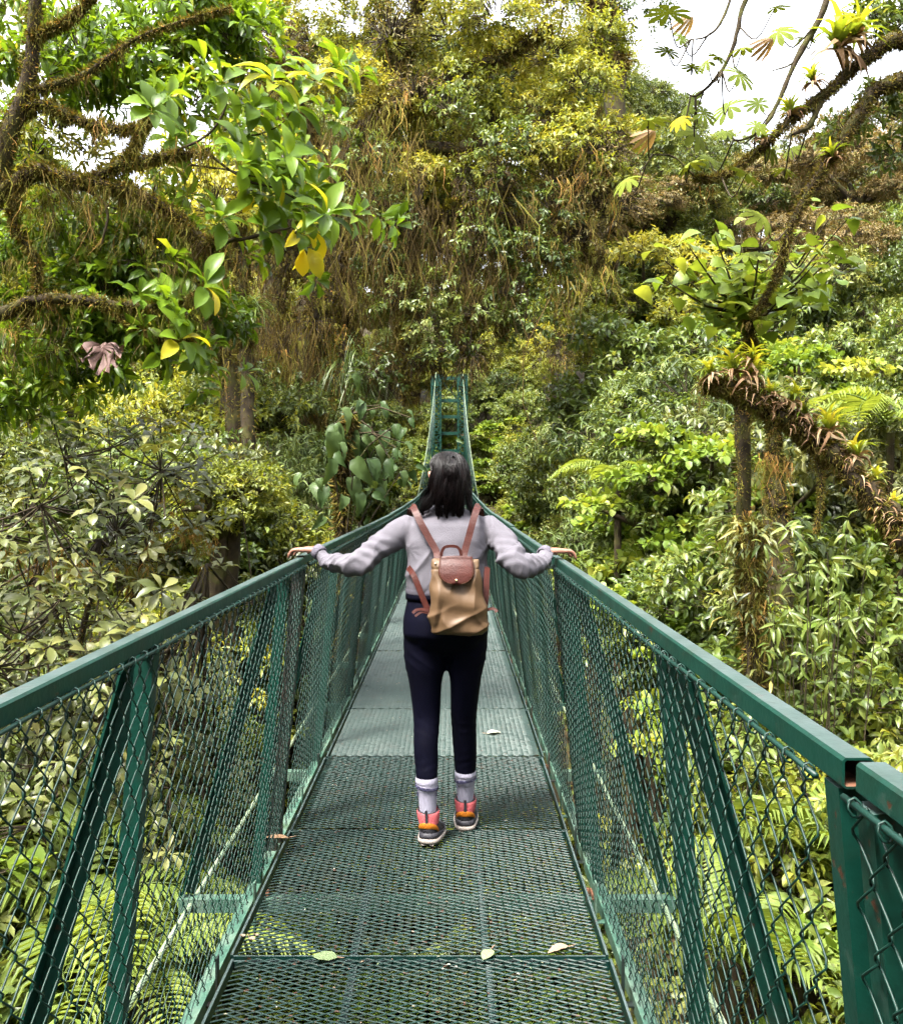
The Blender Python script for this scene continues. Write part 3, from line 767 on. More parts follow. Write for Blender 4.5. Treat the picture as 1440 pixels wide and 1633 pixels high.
ringband('hair_tie', tie + (0, -.004, .002), (.1, -1, .35), .011, .011, .010, M['shoe_dark'], n=16, parent=hair)

# ---- socks and shoes
def tubeband(name, pts, rad, mat, parent, n=10, sides=26, rib=0.0, ribn=22):
    mb = MB(); q = spline(np.c_[np.asarray(pts, float), np.asarray(rad, float)], n)
    an = np.arange(sides) * 2 * math.pi / sides; V = []
    T = nz(np.gradient(q[:, :3], axis=0))
    for i in range(n):
        A = nz(np.cross(T[i], (0, 1, 0))); B = np.cross(T[i], A)
        V.append(q[i, :3] + q[i, 3] * (1 + rib * np.cos(an * ribn))[:, None] * (np.cos(an)[:, None] * A + np.sin(an)[:, None] * B))
    F = [(i*sides+j, i*sides+(j+1) % sides, (i+1)*sides+(j+1) % sides, (i+1)*sides+j) for i in range(n-1) for j in range(sides)]
    mb.add(np.concatenate(V), np.array(F)); return mb.build(name, mat, parent)
def shoe(heel, rz, ank, pitch=0.0):
    """trainer: sole with lugs, grey heel, dark upper, coral ankle collar with a dark pull strap, orange heel band"""
    t = empty('shoe', heel, rz); t.parent = person; t.rotation_euler = (pitch, 0, rz)
    L = .245
    def outline(x):          # half width along the shoe, x 0 heel .. 1 toe
        return .5 * (.076 + .022 * math.sin(math.pi * min(1, max(0, (x - .15) / .85)) ) ) * min(1, math.sqrt(max(0, 1 - ((.16 - x) / .16) ** 2)) if x < .16 else 1) * (math.sqrt(max(.0, 1 - ((x - .74) / .27) ** 2)) if x > .74 else 1) + .003
    N_ = 26
    xs = (1 - np.cos(np.linspace(0, math.pi, N_))) / 2
    def layer(z0, z1, g0, g1, mat, name, toe=1.0, lift=0.0, sub=t, rise=None):
        mb = MB(); V = []
        for zi, g in ((z0, g0), ((z0 + z1) / 2, (g0 + g1) / 2 + .002), (z1, g1)):
            for side in (1, -1):
                for x in (xs if side == 1 else xs[::-1]):
                    zz = zi + (.012 * max(0, x - .78) / .22) * (1 if zi < .02 else .6) + (rise(x) if (rise and zi == z1) else 0)
                    V.append(((outline(x) + g) * side, (x * toe) * L - g, zz))
        n = 2 * N_
        F = [(i*n+j, i*n+(j+1) % n, (i+1)*n+(j+1) % n, (i+1)*n+j) for i in range(2) for j in range(n)]
        mb.add(np.array(V), [np.array(F)[:, ::-1], np.array([list(range(n))]), np.array([[2*n + j for j in range(n)][::-1]])])
        return mb.build(name, mat, sub)
    sole = layer(.006, .026, .003, .004, M['shoe_sole'], 'sole')
    lug = MB()
    for i in range(9):
        x = .04 + i * .112
        for sd_ in (-1, 1):
            w_ = outline(x)
            lug.box((sd_ * w_ * .62, x * L, .0045), (w_ * .62, .016, .009))
    lug.build('tread_lug', M['shoe_sole'], sole)
    layer(.026, .050, .001, -.002, M['shoe_grey'], 'heel_counter', rise=lambda x: -.016 * min(1, max(0, (x - .18) * 3)))
    # upper: loft from heel to toe
    mb = MB(); V = []; nn = 18; st = np.linspace(0, 1, 15)
    for x in st:
        hh = np.interp(x, [0, .12, .35, .6, .85, 1], [.085, .100, .095, .066, .044, .022]); ww = max(outline(min(.985, max(.02, x))) - .003, .008)
        for j in range(nn):
            a = -.15 + (math.pi + .3) * j / (nn - 1)
            V.append((ww * math.cos(a) * (1 - .18 * max(0, math.sin(a)) ** 3 * (x < .4)), .004 + x * (L - .010), .026 + hh * .62 * max(-.05, math.sin(a)) ** .8 if math.sin(a) > 0 else .024))
    F = [(i*nn+j, i*nn+j+1, (i+1)*nn+j+1, (i+1)*nn+j) for i in range(len(st)-1) for j in range(nn-1)]
    mb.add(np.array(V), np.array(F)); up = mb.build('upper', M['shoe_dark'], t)
    # heel back panel and coral collar: rings round the ankle, all in the shoe's frame
    def rings(name, rows, mat, parent, a0=0, a1=2 * math.pi, n=32, thick=0.0):
        mb = MB(); V = []; full = abs(a1 - a0 - 2 * math.pi) < 1e-6
        an = np.linspace(a0, a1, n, endpoint=not full)
        for c, rx, ry in rows:
            for a in an: V.append((c[0] + rx * math.cos(a), c[1] + ry * math.sin(a), c[2] + (c[3] * math.sin(a) if len(c) > 3 else 0)))
        m_ = len(rows); F = []
        for i in range(m_ - 1):
            for j in range(n if full else n - 1): F.append((i*n+j, i*n+(j+1) % n, (i+1)*n+(j+1) % n, (i+1)*n+j))
        mb.add(np.array(V), np.array(F)); return mb.build(name, mat, parent)
    ax_ = ank - heel; c_, s_ = math.cos(-rz), math.sin(-rz)
    ax_ = np.array((ax_[0] * c_ - ax_[1] * s_, ax_[0] * s_ + ax_[1] * c_, ax_[2]))
    cx_ = ax_[0]
    body_rows = [((0, .050, .048, .0), .0385, .047), ((0, .051, .066, .002), .0400, .0485), ((cx_ * .4, .053, .084, .006), .0425, .0480), ((cx_ * .7, .056, .104, .008), .0475, .0490), ((cx_, .059, .128, .010), .0500, .0490), ((cx_, .060, .139, .012), .0480, .0470), ((cx_, .060, .140, .012), .0415, .0405), ((cx_, .058, .118, .010), .036, .037)]
    rings('heel_panel', body_rows[:3], M['shoe_dark'], t)
    col = rings('ankle_collar', body_rows[2:], M['shoe_pink'], t)
    rings('collar_piping', [((cx_, .060, .1385, .012), .0478, .0468), ((cx_, .060, .1425, .012), .0470, .0460), ((cx_, .060, .1425, .012), .0415, .0405), ((cx_, .060, .1385, .012), .0410, .0400)], M['shoe_dark'], col)
    ps = MB(); pts = np.array([(cx_ * f + 0, y_, z_) for f, y_, z_ in ((1, .0060, .144), (1, .0070, .128), (.7, .0050, .104), (.4, .0030, .084))]); pts[:, 1] -= .002
    for i in range(3): ps.bar(pts[i], pts[i+1], .011, .004, up=(0, 1, 0))
    ps.build('pull_strap', M['shoe_dark'], col)
    # orange arch across the heel
    ob = MB(); m_ = 15; V = []
    for i in range(m_):
        a = math.pi * (1.0 + (i + .0) / (m_ - 1)); fr = (i / (m_ - 1) - .5) * 2
        h0 = .082 - .030 * abs(fr) ** 2.2; wd = .0075 + .006 * (1 - abs(fr))
        for dz, ex in ((-wd, .0008), (-wd * .6, .0034), (wd * .6, .0034), (wd, .0008)):
            rr = np.interp(h0 + dz, [.03, .05, .066, .084, .104], [.040, .0395, .0415, .0440, .0490]); ry = np.interp(h0 + dz, [.03, .05, .084], [.050, .0485, .0495])
            V.append((cx_ * .3 + (rr + ex) * math.cos(a), .0515 + (ry + ex) * math.sin(a), h0 + dz))
    F = [(i*4+j, i*4+j+1, (i+1)*4+j+1, (i+1)*4+j) for i in range(m_-1) for j in range(3)]
    ob.add(np.array(V), np.array(F)); ob.build('heel_strap', M['shoe_orange'], t)
    lc = MB()
    for q in range(5): lc.tubes([(-.020, .075 + q * .020, .108 - q * .012), (0, .078 + q * .020, .116 - q * .012), (.020, .075 + q * .020, .108 - q * .012)], np.array([.003, .003, .003]), 5)
    lc.build('lace', M['shoe_pink'], t)
    return t
shoe(heelL, R(-8), ankL, R(-5.2)); shoe(heelR, R(-3), ankR)
for L_, an_, sgn in ((LEGL, ankL, -1), (LEGR, ankR, 1)):
    e = L_[-1][0]; top = e + (0, 0, .008)
    mid = top * .5 + (an_ + (0, .012, 0)) * .5
    low = np.array((an_[0], an_[1] + .010, an_[2] - .02))
    sk = tubeband('sock', [top + (0, 0, -.010), top * .75 + low * .25, mid, low], [.0472, .0458, .0410, .0345], M['sock'], person, 12, 44, .012, 22)
    tubeband('sock_cuff', [top + (0, 0, .004), top + (0, 0, -.010), top + (0, 0, -.020)], [.0462, .0488, .0482], M['sock'], sk, 5, 44, .01, 22)
    for dz in (-.036, -.043):
        mb = MB(); an = np.linspace(0, 2 * math.pi, 40); q = top * (1 + dz / .19 * 0) ; f_ = -dz / (top[2] - low[2]); c0 = top + (low - top) * f_
        rr = .0484
        tilt = .006 * sgn
        mb.tubes(np.stack([c0[0] + rr * np.cos(an), c0[1] + rr * np.sin(an), c0[2] + tilt * np.cos(an)], -1), np.full(40, .0021), 5, cap=False)
        mb.build('sock_stripe', M['sock_ink'], sk)
    # small round mark on each side of the sock
    for aa in ((R(205), R(330)) if sgn < 0 else (R(212),)):
        mb = MB(); f_ = .066 / (top[2] - low[2]); c0 = top + (low - top) * f_; rr = .0452
        nrm = np.array((math.cos(aa), math.sin(aa), 0)); tv = np.array((-math.sin(aa), math.cos(aa), 0)); an = np.linspace(0, 2 * math.pi, 18)
        pc = c0 + nrm * rr
        mb.tubes(pc + np.outer(np.cos(an) * .0060, tv) + np.outer(np.sin(an) * .0085, (0, 0, 1)) - np.outer((np.cos(an) * .006) ** 2 / .09, nrm), np.full(18, .0014), 5, cap=False)
        mb.build('sock_mark', M['sock_ink'], sk)

# ---- backpack (its own thing, worn on her back)
BY = 3.715
pack = empty('backpack', px(730, 1010, BY)); tag(pack, 'khaki nylon backpack with brown leather flap and straps on her back', 'backpack')
O = np.array(pack.location)
def bp(x, y, Y=BY): return px(x, y, Y) - O
bb = MB()
rings_ = [(bp(731, 1012), .098, .040, 2.6), (bp(731, 1006), .120, .056, 2.8), (bp(731, 990), .1260, .068, 3.0), (bp(730, 965), .1215, .070, 3.0), (bp(729, 940), .1130, .064, 2.9), (bp(728.5, 918), .1060, .052, 2.8), (bp(728, 905), .1030, .040, 2.6), (bp(728, 895), .0985, .026, 2.4), (bp(728, 891), .0965, .010, 2.2)]
loft(bb, rings_, 40)
def bag_fn(V, N):
    x, y, z = V.T; zt = .31
    f = z / zt
    V = V.copy(); V[:, 0] += (f - .5) * -.006; V[:, 2] += .045 * (x) * (1 - f) - .010 * np.abs(x / .12) ** 2 * 0
    d = .0085 * crease(x * 44 + 7 * f + 1.4 * np.sin(z * 21)) * np.exp(-((z - .15) / .10) ** 2)
    d += .0060 * crease(x * 74 - z * 22) * np.exp(-((z - .23) / .05) ** 2)
    d += .0060 * crease(z * 80 - x * 38 + 2) * np.exp(-((z - .05) / .05) ** 2)
    d -= .010 * np.exp(-((x + .075 - .25 * (z - .08)) / .012) ** 2) * np.exp(-((z - .07) / .05) ** 2)
    d += .004 * np.sin(x * 20 + z * 55)
    d -= .004 * np.exp(-((z - .268) / .0035) ** 2)
    return V + N * d[:, None]
fuse(bb, 'bag_body', M['khaki'], pack, .0046, 3, 1.0, bag_fn)
bcr = lambda z: np.interp(z, [.0, .05, .12, .19, .25, .285, .31], [.060, .072, .074, .068, .056, .042, .022])   # back surface depth
# leather flap: a thick curved tongue
fl = MB(); nu, nv = 14, 14; V = []
for k_, off in ((0, .0085), (1, .0050)):
    for i in range(nv):
        t = i / (nv - 1); zf = .320 - t * .112
        hw = .0665 + .0065 * min(1, t * 2)
        if t > .55: hw *= math.sqrt(max(0, 1 - ((t - .55) / .452) ** 2)) * .98 + .02
        for j in range(nu):
            u = (j / (nu - 1)) * 2 - 1; x = u * hw - .006
            yb = -(bcr(zf) + off + .004) * (1 - .10 * (x / .08) ** 2)
            V.append((x, yb, zf + .003 * math.cos(u * 2)))
V = np.array(V); n1 = nu * nv
F = [(i*nu+j, i*nu+j+1, (i+1)*nu+j+1, (i+1)*nu+j) for i in range(nv-1) for j in range(nu-1)]
F += [tuple(a + n1 for a in f[::-1]) for f in F]
edge = [j for j in range(nu)] + [i*nu + nu-1 for i in range(1, nv)] + [(nv-1)*nu + j for j in range(nu-2, -1, -1)] + [i*nu for i in range(nv-2, 0, -1)]
F += [(edge[(i+1) % len(edge)], edge[i], edge[i] + n1, edge[(i+1) % len(edge)] + n1) for i in range(len(edge))]
fl.add(V, np.array(F)); flap = fl.build('flap', M['leather'], pack)
st_ = MB()
for i in range(1, nv):
    for sgn in (-1, 1):
        a, b_ = V[(i-1)*nu + (0 if sgn < 0 else nu-1)], V[i*nu + (0 if sgn < 0 else nu-1)]
        st_.bar(a * [.93, 1, 1] + [-.0004, -.0012, .002], (a * .35 + b_ * .65) * [.93, 1, 1] + [-.0004, -.0012, .002], .0012, .0012)
st_.build('stitching', M['khaki'], flap, 'stuff')
def disc(name, c, r, mat, parent, depth=.004, n=16):
    mb = MB(); mb.tubes([np.asarray(c) + (0, depth, 0), np.asarray(c), np.asarray(c) - (0, depth * .5, 0)], np.array([r, r, r * .6]), 8 if n < 9 else 8); return mb.build(name, mat, parent)
disc('snap_button', (-.006, -(bcr(.225) + .016), .226), .0062, M['brass'], flap)
disc('side_snap', (-.092, -.032, .290), .0045, M['brass'], pack)
def ribbon(name, pts, w, t, mat, parent, n=24, nrm=(0, -1, 0)):
    mb = MB(); q = spline(pts, n); T = nz(np.gradient(q, axis=0)); nr = np.asarray(nrm, float); V = []
    for i in range(n):
        s_ = nz(np.cross(T[i], nr)); u_ = np.cross(s_, T[i])
        for a, b_ in ((-1, -1), (1, -1), (1, 1), (-1, 1)): V.append(q[i] + s_ * a * w / 2 + u_ * b_ * t / 2)
    F = [(i*4+j, i*4+(j+1) % 4, (i+1)*4+(j+1) % 4, (i+1)*4+j) for i in range(n-1) for j in range(4)]
    mb.add(np.array(V), [np.array(F), np.array([[3, 2, 1, 0]]), np.array([[n*4-4, n*4-3, n*4-2, n*4-1]])], smooth=False)
    return mb.build(name, mat, parent)
# carry handle: an arch
hx0, hx1 = bp(704, 890, 3.69), bp(735, 890, 3.69)
han = [hx0 + (0, 0, -.02), hx0 + (.001, 0, .022), (hx0 + hx1) / 2 + (-.022, 0, .046), (hx0 + hx1) / 2 + (.022, 0, .046), hx1 + (-.001, 0, .022), hx1 + (0, 0, -.02)]
ribbon('carry_handle', han, .012, .007, M['leather'], pack, 30, nrm=(0, -1, .01))
# shoulder straps run up the back, over the shoulders and down to the bag's lower corners
def strap_pts(ls): return [px(*a) - O for a in ls]
SL = [(698, 896, 3.735), (696, 880, 3.755), (684, 858, 3.770), (671, 834, 3.785), (662, 815, 3.815), (658, 807, 3.875), (655, 812, 3.96)]
SR = [(739, 896, 3.735), (740.5, 882, 3.755), (747, 858, 3.770), (754, 832, 3.785), (760, 813, 3.815), (763, 806, 3.875), (766, 811, 3.96)]
for pts in (SL, SR): ribbon('shoulder_strap', strap_pts(pts), .0285, .004, M['leather'], pack, 30, nrm=(0, -1, .25))
front = [(655, 812, 3.96), (650, 840, 4.045), (646, 880, 4.05), (640, 905, 3.97)]
ribbon('shoulder_strap', strap_pts([(655, 812, 3.96), (652, 835, 4.03), (654, 870, 4.05), (655, 895, 4.03)]), .0285, .004, M['leather'], pack, 20, nrm=(0, 1, .1))
ribbon('shoulder_strap', strap_pts([(766, 811, 3.96), (769, 835, 4.03), (768, 870, 4.05), (768, 895, 4.03)]), .0285, .004, M['leather'], pack, 20, nrm=(0, 1, .1))
ribbon('lower_strap', strap_pts([(651, 905, 3.83), (660, 918, 3.775), (671, 945, 3.755), (682, 972, 3.745), (690, 985, 3.735)]), .024, .004, M['leather'], pack, 20, nrm=(-.25, -1, .1))
ribbon('lower_strap', strap_pts([(777, 905, 3.83), (776, 925, 3.79), (775, 950, 3.765), (773, 972, 3.75), (770, 985, 3.74)]), .024, .004, M['leather'], pack, 20, nrm=(.25, -1, .1))
ribbon('strap_end', strap_pts([(684, 974, 3.735), (673, 972, 3.73), (664, 973, 3.725), (658, 978, 3.72)]), .012, .004, M['leather'], pack, 12, nrm=(0, -1, .3))
ribbon('strap_end', strap_pts([(683, 978, 3.735), (673, 976, 3.73), (667, 979, 3.725), (662, 983, 3.72)]), .010, .004, M['leather'], pack, 12, nrm=(0, -1, .3))
ribbon('strap_end', strap_pts([(776, 973, 3.735), (783, 971, 3.73), (789, 972, 3.725), (793, 976, 3.72)]), .012, .004, M['leather'], pack, 12, nrm=(0, -1, .3))

# ================================================================== ground
def vnoise(x, y, seed=0):
    """smooth value noise"""
    x = np.asarray(x, float); y = np.asarray(y, float)
    def h(i, j): 
        v = np.sin(i * 127.1 + j * 311.7 + seed * 74.7) * 43758.5453
        return v - np.floor(v)
    i, j = np.floor(x), np.floor(y); f, g = x - i, y - j; f = f*f*(3-2*f); g = g*g*(3-2*g)
    return (h(i,j)*(1-f) + h(i+1,j)*f)*(1-g) + (h(i,j+1)*(1-f) + h(i+1,j+1)*f)*g
def ground(x, y):
    x = np.asarray(x, float); y = np.asarray(y, float)
    c = np.where(y < 18, -5.2, -5.2 + (y - 18) / 24.0 * 5.6); c = np.where(y > 42, .4 + (y - 42) * .32, c)
    s = np.maximum(0, np.abs(x) - 1.6)
    side = .50 * s * np.clip((46 - y) / 30, .25, 1) 
    n = (vnoise(x * .35, y * .35, 1) - .5) * 1.6 + (vnoise(x * 1.1, y * 1.1, 2) - .5) * .5
    n = n * np.clip((np.abs(x) + np.abs(y - TOWER_Y)) / 6, .12, 1)
    return c + side + n
M['soil'] = solid('forest_floor', [(.3, (.018, .014, .008)), (.5, (.04, .03, .016)), (.65, (.035, .045, .012)), (.8, (.06, .042, .02))], 2.2, .95, .1, .8, 9)
g = MB(); nx_, ny_ = 150, 150
u = np.linspace(-1, 1, nx_); gx = np.sign(u) * (np.abs(u) ** 2.2) * 260; v = np.linspace(0, 1, ny_); gy = -45 + 75 * v + 300 * v ** 4
X, Yg = np.meshgrid(gx, gy); Zg = np.minimum(ground(X, Yg), 24 + .02 * np.abs(X))
idx = np.arange(nx_ * ny_).reshape(ny_, nx_)
g.add(np.stack([X, Yg, Zg], -1).reshape(-1, 3), np.stack([idx[:-1, :-1], idx[:-1, 1:], idx[1:, 1:], idx[1:, :-1]], -1).reshape(-1, 4))
tag(g.build('ground', M['soil']), 'dark leaf-littered forest floor of the ravine under the bridge', 'ground', kind='structure')

# ================================================================== foliage materials
LM = {}
LM['yellowgreen'] = leafmat('yellow_green_leaf', [(0, (.034, .046, .007)), (.35, (.095, .122, .014)), (.65, (.175, .200, .026)), (1, (.29, .275, .045))], .42, .40, .35)
LM['midgreen'] = leafmat('mid_green_leaf', [(0, (.024, .042, .008)), (.4, (.066, .100, .018)), (.7, (.120, .158, .032)), (1, (.20, .215, .06))], .38, .34, .4)
LM['deepgreen'] = leafmat('deep_green_leaf', [(0, (.020, .032, .007)), (.4, (.050, .072, .014)), (.7, (.088, .112, .024)), (1, (.15, .155, .04))], .42, .3)
LM['olive'] = leafmat('olive_leaf', [(0, (.020, .027, .008)), (.35, (.058, .072, .020)), (.65, (.110, .122, .034)), (.9, (.185, .185, .060)), (1, (.26, .225, .06))], .40, .25, .35, tboost=1.3)
LM['greygreen'] = leafmat('grey_green_leaf', [(0, (.026, .042, .011)), (.4, (.066, .095, .024)), (.7, (.115, .150, .040)), (1, (.19, .21, .065))], .45, .28, .22, tboost=1.3)
LM['bright'] = leafmat('bright_green_leaf', [(0, (.035, .065, .006)), (.4, (.080, .145, .010)), (.7, (.14, .22, .018)), (.9, (.26, .29, .025)), (1, (.45, .37, .02))], .38, .42, tboost=1.7, spread=.1)
LM['lime'] = leafmat('lime_leaf', [(0, (.05, .085, .010)), (.4, (.10, .16, .020)), (.7, (.17, .23, .035)), (1, (.28, .30, .06))], .40, .40, tboost=1.5, spread=.1)
LM['rusty'] = leafmat('rusty_leaf', [(0, (.05, .038, .013)), (.35, (.115, .088, .030)), (.6, (.185, .128, .050)), (.8, (.11, .115, .032)), (1, (.19, .165, .06))], .6, .25, tboost=1.1)
LM['straw'] = leafmat('dead_straw_leaf', [(0, (.06, .030, .014)), (.4, (.17, .095, .045)), (.75, (.30, .20, .11)), (1, (.42, .32, .21))], .65, .2, tboost=1.0)
LM['moss'] = leafmat('moss', [(0, (.026, .018, .007)), (.3, (.070, .048, .015)), (.5, (.11, .085, .020)), (.68, (.105, .110, .018)), (.85, (.16, .145, .026)), (1, (.27, .15, .045))], .9, .30, .1, tboost=1.2, patch=.3)
LM['brom'] = leafmat('bromeliad_leaf', [(0, (.20, .10, .05)), (.25, (.08, .11, .015)), (.6, (.15, .21, .02)), (.85, (.30, .32, .03)), (1, (.42, .36, .05))], .4, .35, spread=.15)
LM['giant'] = leafmat('philodendron_leaf', [(0, (.016, .032, .009)), (.5, (.032, .056, .017)), (1, (.06, .09, .028))], .4, .22, .15)
LM['fern'] = leafmat('fern_leaf', [(0, (.04, .065, .010)), (.5, (.10, .145, .024)), (1, (.19, .24, .05))], .5, .4)
LM['litter'] = leafmat('fallen_leaf', [(0, (.13, .075, .045)), (.25, (.21, .13, .075)), (.45, (.27, .19, .15)), (.6, (.115, .155, .075)), (.8, (.135, .175, .08)), (1, (.36, .35, .29))], .5, .15, spread=0, tboost=1.0)
M['bark'] = solid('mossy_bark', [(.28, (.012, .009, .006)), (.48, (.034, .025, .014)), (.6, (.040, .040, .011)), (.75, (.070, .052, .026))], 5, .95, .15, .9, 22)
M['twig'] = solid('twig_bark', [(.3, (.018, .013, .008)), (.7, (.048, .036, .020))], 14, .9, .2)
M['pale_bark'] = solid('pale_bark', [(.3, (.06, .05, .03)), (.6, (.14, .12, .075)), (.8, (.07, .08, .03))], 6, .9, .2, .6, 30)

# ================================================================== growing things
def rdir(rs, n): return nz(rs.normal(size=(n, 3)))
def foliage(mb, rs, C, RAD, twigs, per, L, asp, tpl, mode='alt', up=.7, droop=.25, low=-.35, tint=.5, tlobe=.16, tleaf=.13, mi=0, twig_mi=1, twig_r=.006, start=.25, first=.35):
    """leafy twigs filling each lobe C with radii RAD"""
    C = np.asarray(C, float); n = len(C); RAD = np.asarray(RAD, float)
    if RAD.ndim == 1: RAD = np.repeat(RAD[:, None], 3, 1)
    D = rdir(rs, n * twigs * 2); D = D[D[:, 2] > low][:n * twigs]
    if len(D) < n * twigs: D = np.concatenate([D, D[:n * twigs - len(D)]])
    li = np.repeat(np.arange(n), twigs)
    f = rs.uniform(.72, 1.08, len(D))[:, None]
    base = C[li] + D * RAD[li] * start + rs.normal(0, .04, (len(D), 3)) * RAD[li]
    tip = C[li] + D * RAD[li] * f; tip[:, 2] -= droop * .3 * RAD[li, 2] * (1 - D[:, 2]).clip(0, 1)
    mid = (base + tip) / 2; mid[:, 2] += .10 * RAD[li, 2]
    if twig_r:
        mb.tubes(np.stack([base, mid, tip], 1), np.repeat(np.array([[1.6, 1.0, .5]]) * twig_r, len(D), 0), 3, mi=twig_mi, cap=False)
    tl = rs.normal(0, tlobe, n)[li] + rs.normal(0, tleaf * .7, len(D))
    td = nz(tip - mid)
    pos = []; dr = []; nr = []; tn = []; sc = []
    rnd_a = rs.uniform(0, 6.28, len(D))
    ref = nz(np.cross(td, np.array((.13, .21, 1.0)))); bi = np.cross(td, ref)
    for k in range(per):
        if mode == 'whorl':
            a = rnd_a + k * 6.283 / per + rs.uniform(-.25, .25, len(D)); t = np.full(len(D), 1.0); out = .95; fw = rs.uniform(.15, .55, len(D))
        else:
            a = rnd_a + k * 2.4 + rs.uniform(-.4, .4, len(D)); t = first + (1 - first) * (k + rs.uniform(0, 1, len(D))) / per; out = .85; fw = rs.uniform(.3, .9, len(D))
        rad = ref * np.cos(a)[:, None] + bi * np.sin(a)[:, None]
        q = np.where(t[:, None] < .5, base + (mid - base) * (t[:, None] * 2), mid + (tip - mid) * (t[:, None] * 2 - 1))
        d = td * fw[:, None] + rad * out; d[:, 2] -= droop * rs.uniform(.3, 1.6, len(D))
        nn = np.array((0, 0, 1.0)) * up + D * .5 + rs.normal(0, .38, (len(D), 3))
        pos.append(q); dr.append(d); nr.append(nn); tn.append(.5 * 0 + tint + tl + rs.normal(0, tleaf, len(D))); sc.append(rs.uniform(.65, 1.25, len(D)))
    pos, dr, nr, tn, sc = map(np.concatenate, (pos, dr, nr, tn, sc))
    mb.leaves(tpl, pos, dr, nr, L * sc, L * asp * sc * rs.uniform(.85, 1.15, len(sc)), tint=np.clip(tn, 0, 1), mi=mi)
def shell_lobes(rs, n, R3, rl, low=-.5, jit=.16):
    i = np.arange(n) + .5; ph = i * 2.39996; z = 1 - (1 - low) * i / n
    r = np.sqrt(np.maximum(0, 1 - z * z)); D = np.stack([r * np.cos(ph), r * np.sin(ph), z], -1) + rs.normal(0, jit, (n, 3))
    C = D * np.asarray(R3) * rs.uniform(.55, .92, (n, 1)); C = np.concatenate([C, rs.normal(0, .25, (max(2, n // 6), 3)) * np.asarray(R3)])
    rad = rl * rs.uniform(.7, 1.25, (len(C), 1)) * np.array((1.0, 1.0, .72))
    return C, rad
def hang(mb, rs, pts, n, length, width, tint=.4, spread=.05, mi=0, sway=.12, seg=4, clump=12):
    n = int(n * 2); width = width * .5
    """hanging moss and root threads: beards of thin tapered ribbons, uneven in length and colour"""
    pts = np.asarray(pts, float); nc = max(1, n // clump); k = rs.randint(0, len(pts), nc)
    cp = pts[k] + rs.normal(0, spread, (nc, 3)); cL = length * np.clip(rs.gamma(1.6, .42, nc), .08, 2.2); ct = rs.normal(0, .24, nc); cd = rs.normal(0, sway, (nc, 2))
    c = np.repeat(np.arange(nc), clump); n = len(c)
    p0 = cp[c] + rs.normal(0, 1, (n, 3)) * np.array((1, 1, .5)) * np.minimum(cL[c] * .16, spread + .03)[:, None]; Ln = cL[c] * rs.uniform(.25, 1.15, n)
    a = rs.uniform(0, 6.28, n); wd = np.stack([np.cos(a), np.sin(a) * .6, np.zeros(n)], -1) * (width * rs.uniform(.35, 1.3, n))[:, None]
    dx = cd[c] + rs.normal(0, sway * .7, (n, 2)); ph = rs.uniform(0, 6.28, n)
    V = []
    for i in range(seg + 1):
        t = i / seg; q = p0.copy(); q[:, 2] -= Ln * t
        q[:, 0] += dx[:, 0] * Ln * t + .09 * Ln * np.sin(ph + t * 6); q[:, 1] += dx[:, 1] * Ln * t + .09 * Ln * np.cos(ph + t * 7)
        w_ = wd * (1 - .85 * t); V += [q + w_ / 2, q - w_ / 2]
    V = np.stack(V, 1); F = np.array([(2*i, 2*i+1, 2*i+3, 2*i+2) for i in range(seg)])
    FF = (np.arange(n) * (2 * seg + 2))[:, None, None] + F[None]
    tt = np.repeat(np.clip(tint + ct[c] + rs.normal(0, .10, n), 0, 1), 2 * seg + 2)
    mb.add(V.reshape(-1, 3), FF.reshape(-1, 4), tint=tt, mi=mi)
def fuzz(mb, rs, path, rad, n, length, width, tint=.5, mi=0, down=.5):
    n = int(n * 2.4); width = width * .34; length = length * .8
    """short moss tufts all round a limb"""
    path = np.asarray(path, float); m = len(path); t = rs.uniform(0, m - 1.001, n); i = t.astype(int); f = (t - i)[:, None]
    c = path[i] * (1 - f) + path[i + 1] * f; r = np.interp(t, np.arange(m), rad)
    T = nz(path[i + 1] - path[i]); D = rdir(rs, n); D = nz(D - T * (D * T).sum(-1, keepdims=True))
    p = c + D * (r * .9)[:, None]; d = D * .8 + rs.normal(0, .35, (n, 3)); d[:, 2] -= down * rs.uniform(0, 1.5, n)
    L_ = length * rs.uniform(.4, 1.5, n)
    mb.leaves(T_SMALL, p, d, rs.normal(size=(n, 3)), L_, width * rs.uniform(.6, 1.4, n), tint=np.clip(tint + rs.normal(0, .17, n) + .15 * np.sin(t * 3.1), 0, 1), mi=mi)
def rough_limb(mb, rs, pts, rad, n=26, sides=10, tint=.5, mi=0, lump=.14, squeeze=1.0):
    q = spline(np.c_[np.asarray(pts, float), np.asarray(rad, float)], n); C = q[:, :3].copy(); r = np.maximum(q[:, 3], .003)
    C[1:-1] += rs.normal(0, 1, (n - 2, 3)) * (r[1:-1, None] * .16)
    T = nz(np.gradient(C, axis=0)); ref = np.zeros(3); ref[np.argmin(np.abs(nz(C[-1] - C[0])))] = 1
    A = nz(np.cross(T, ref)); B = np.cross(T, A); an = np.arange(sides) * 2 * math.pi / sides
    rr = r[:, None] * (1 + rs.normal(0, lump, (n, sides)))
    V = C[:, None] + rr[:, :, None] * (A[:, None] * np.cos(an)[None, :, None] + B[:, None] * np.sin(an)[None, :, None])
    F = [(i*sides+j, i*sides+(j+1) % sides, (i+1)*sides+(j+1) % sides, (i+1)*sides+j) for i in range(n-1) for j in range(sides)]
    mb.add(V.reshape(-1, 3), [np.array(F), np.array([list(range(sides))[::-1]]), np.array([[(n-1)*sides+j for j in range(sides)]])], tint=tint, mi=mi)
    return C, r

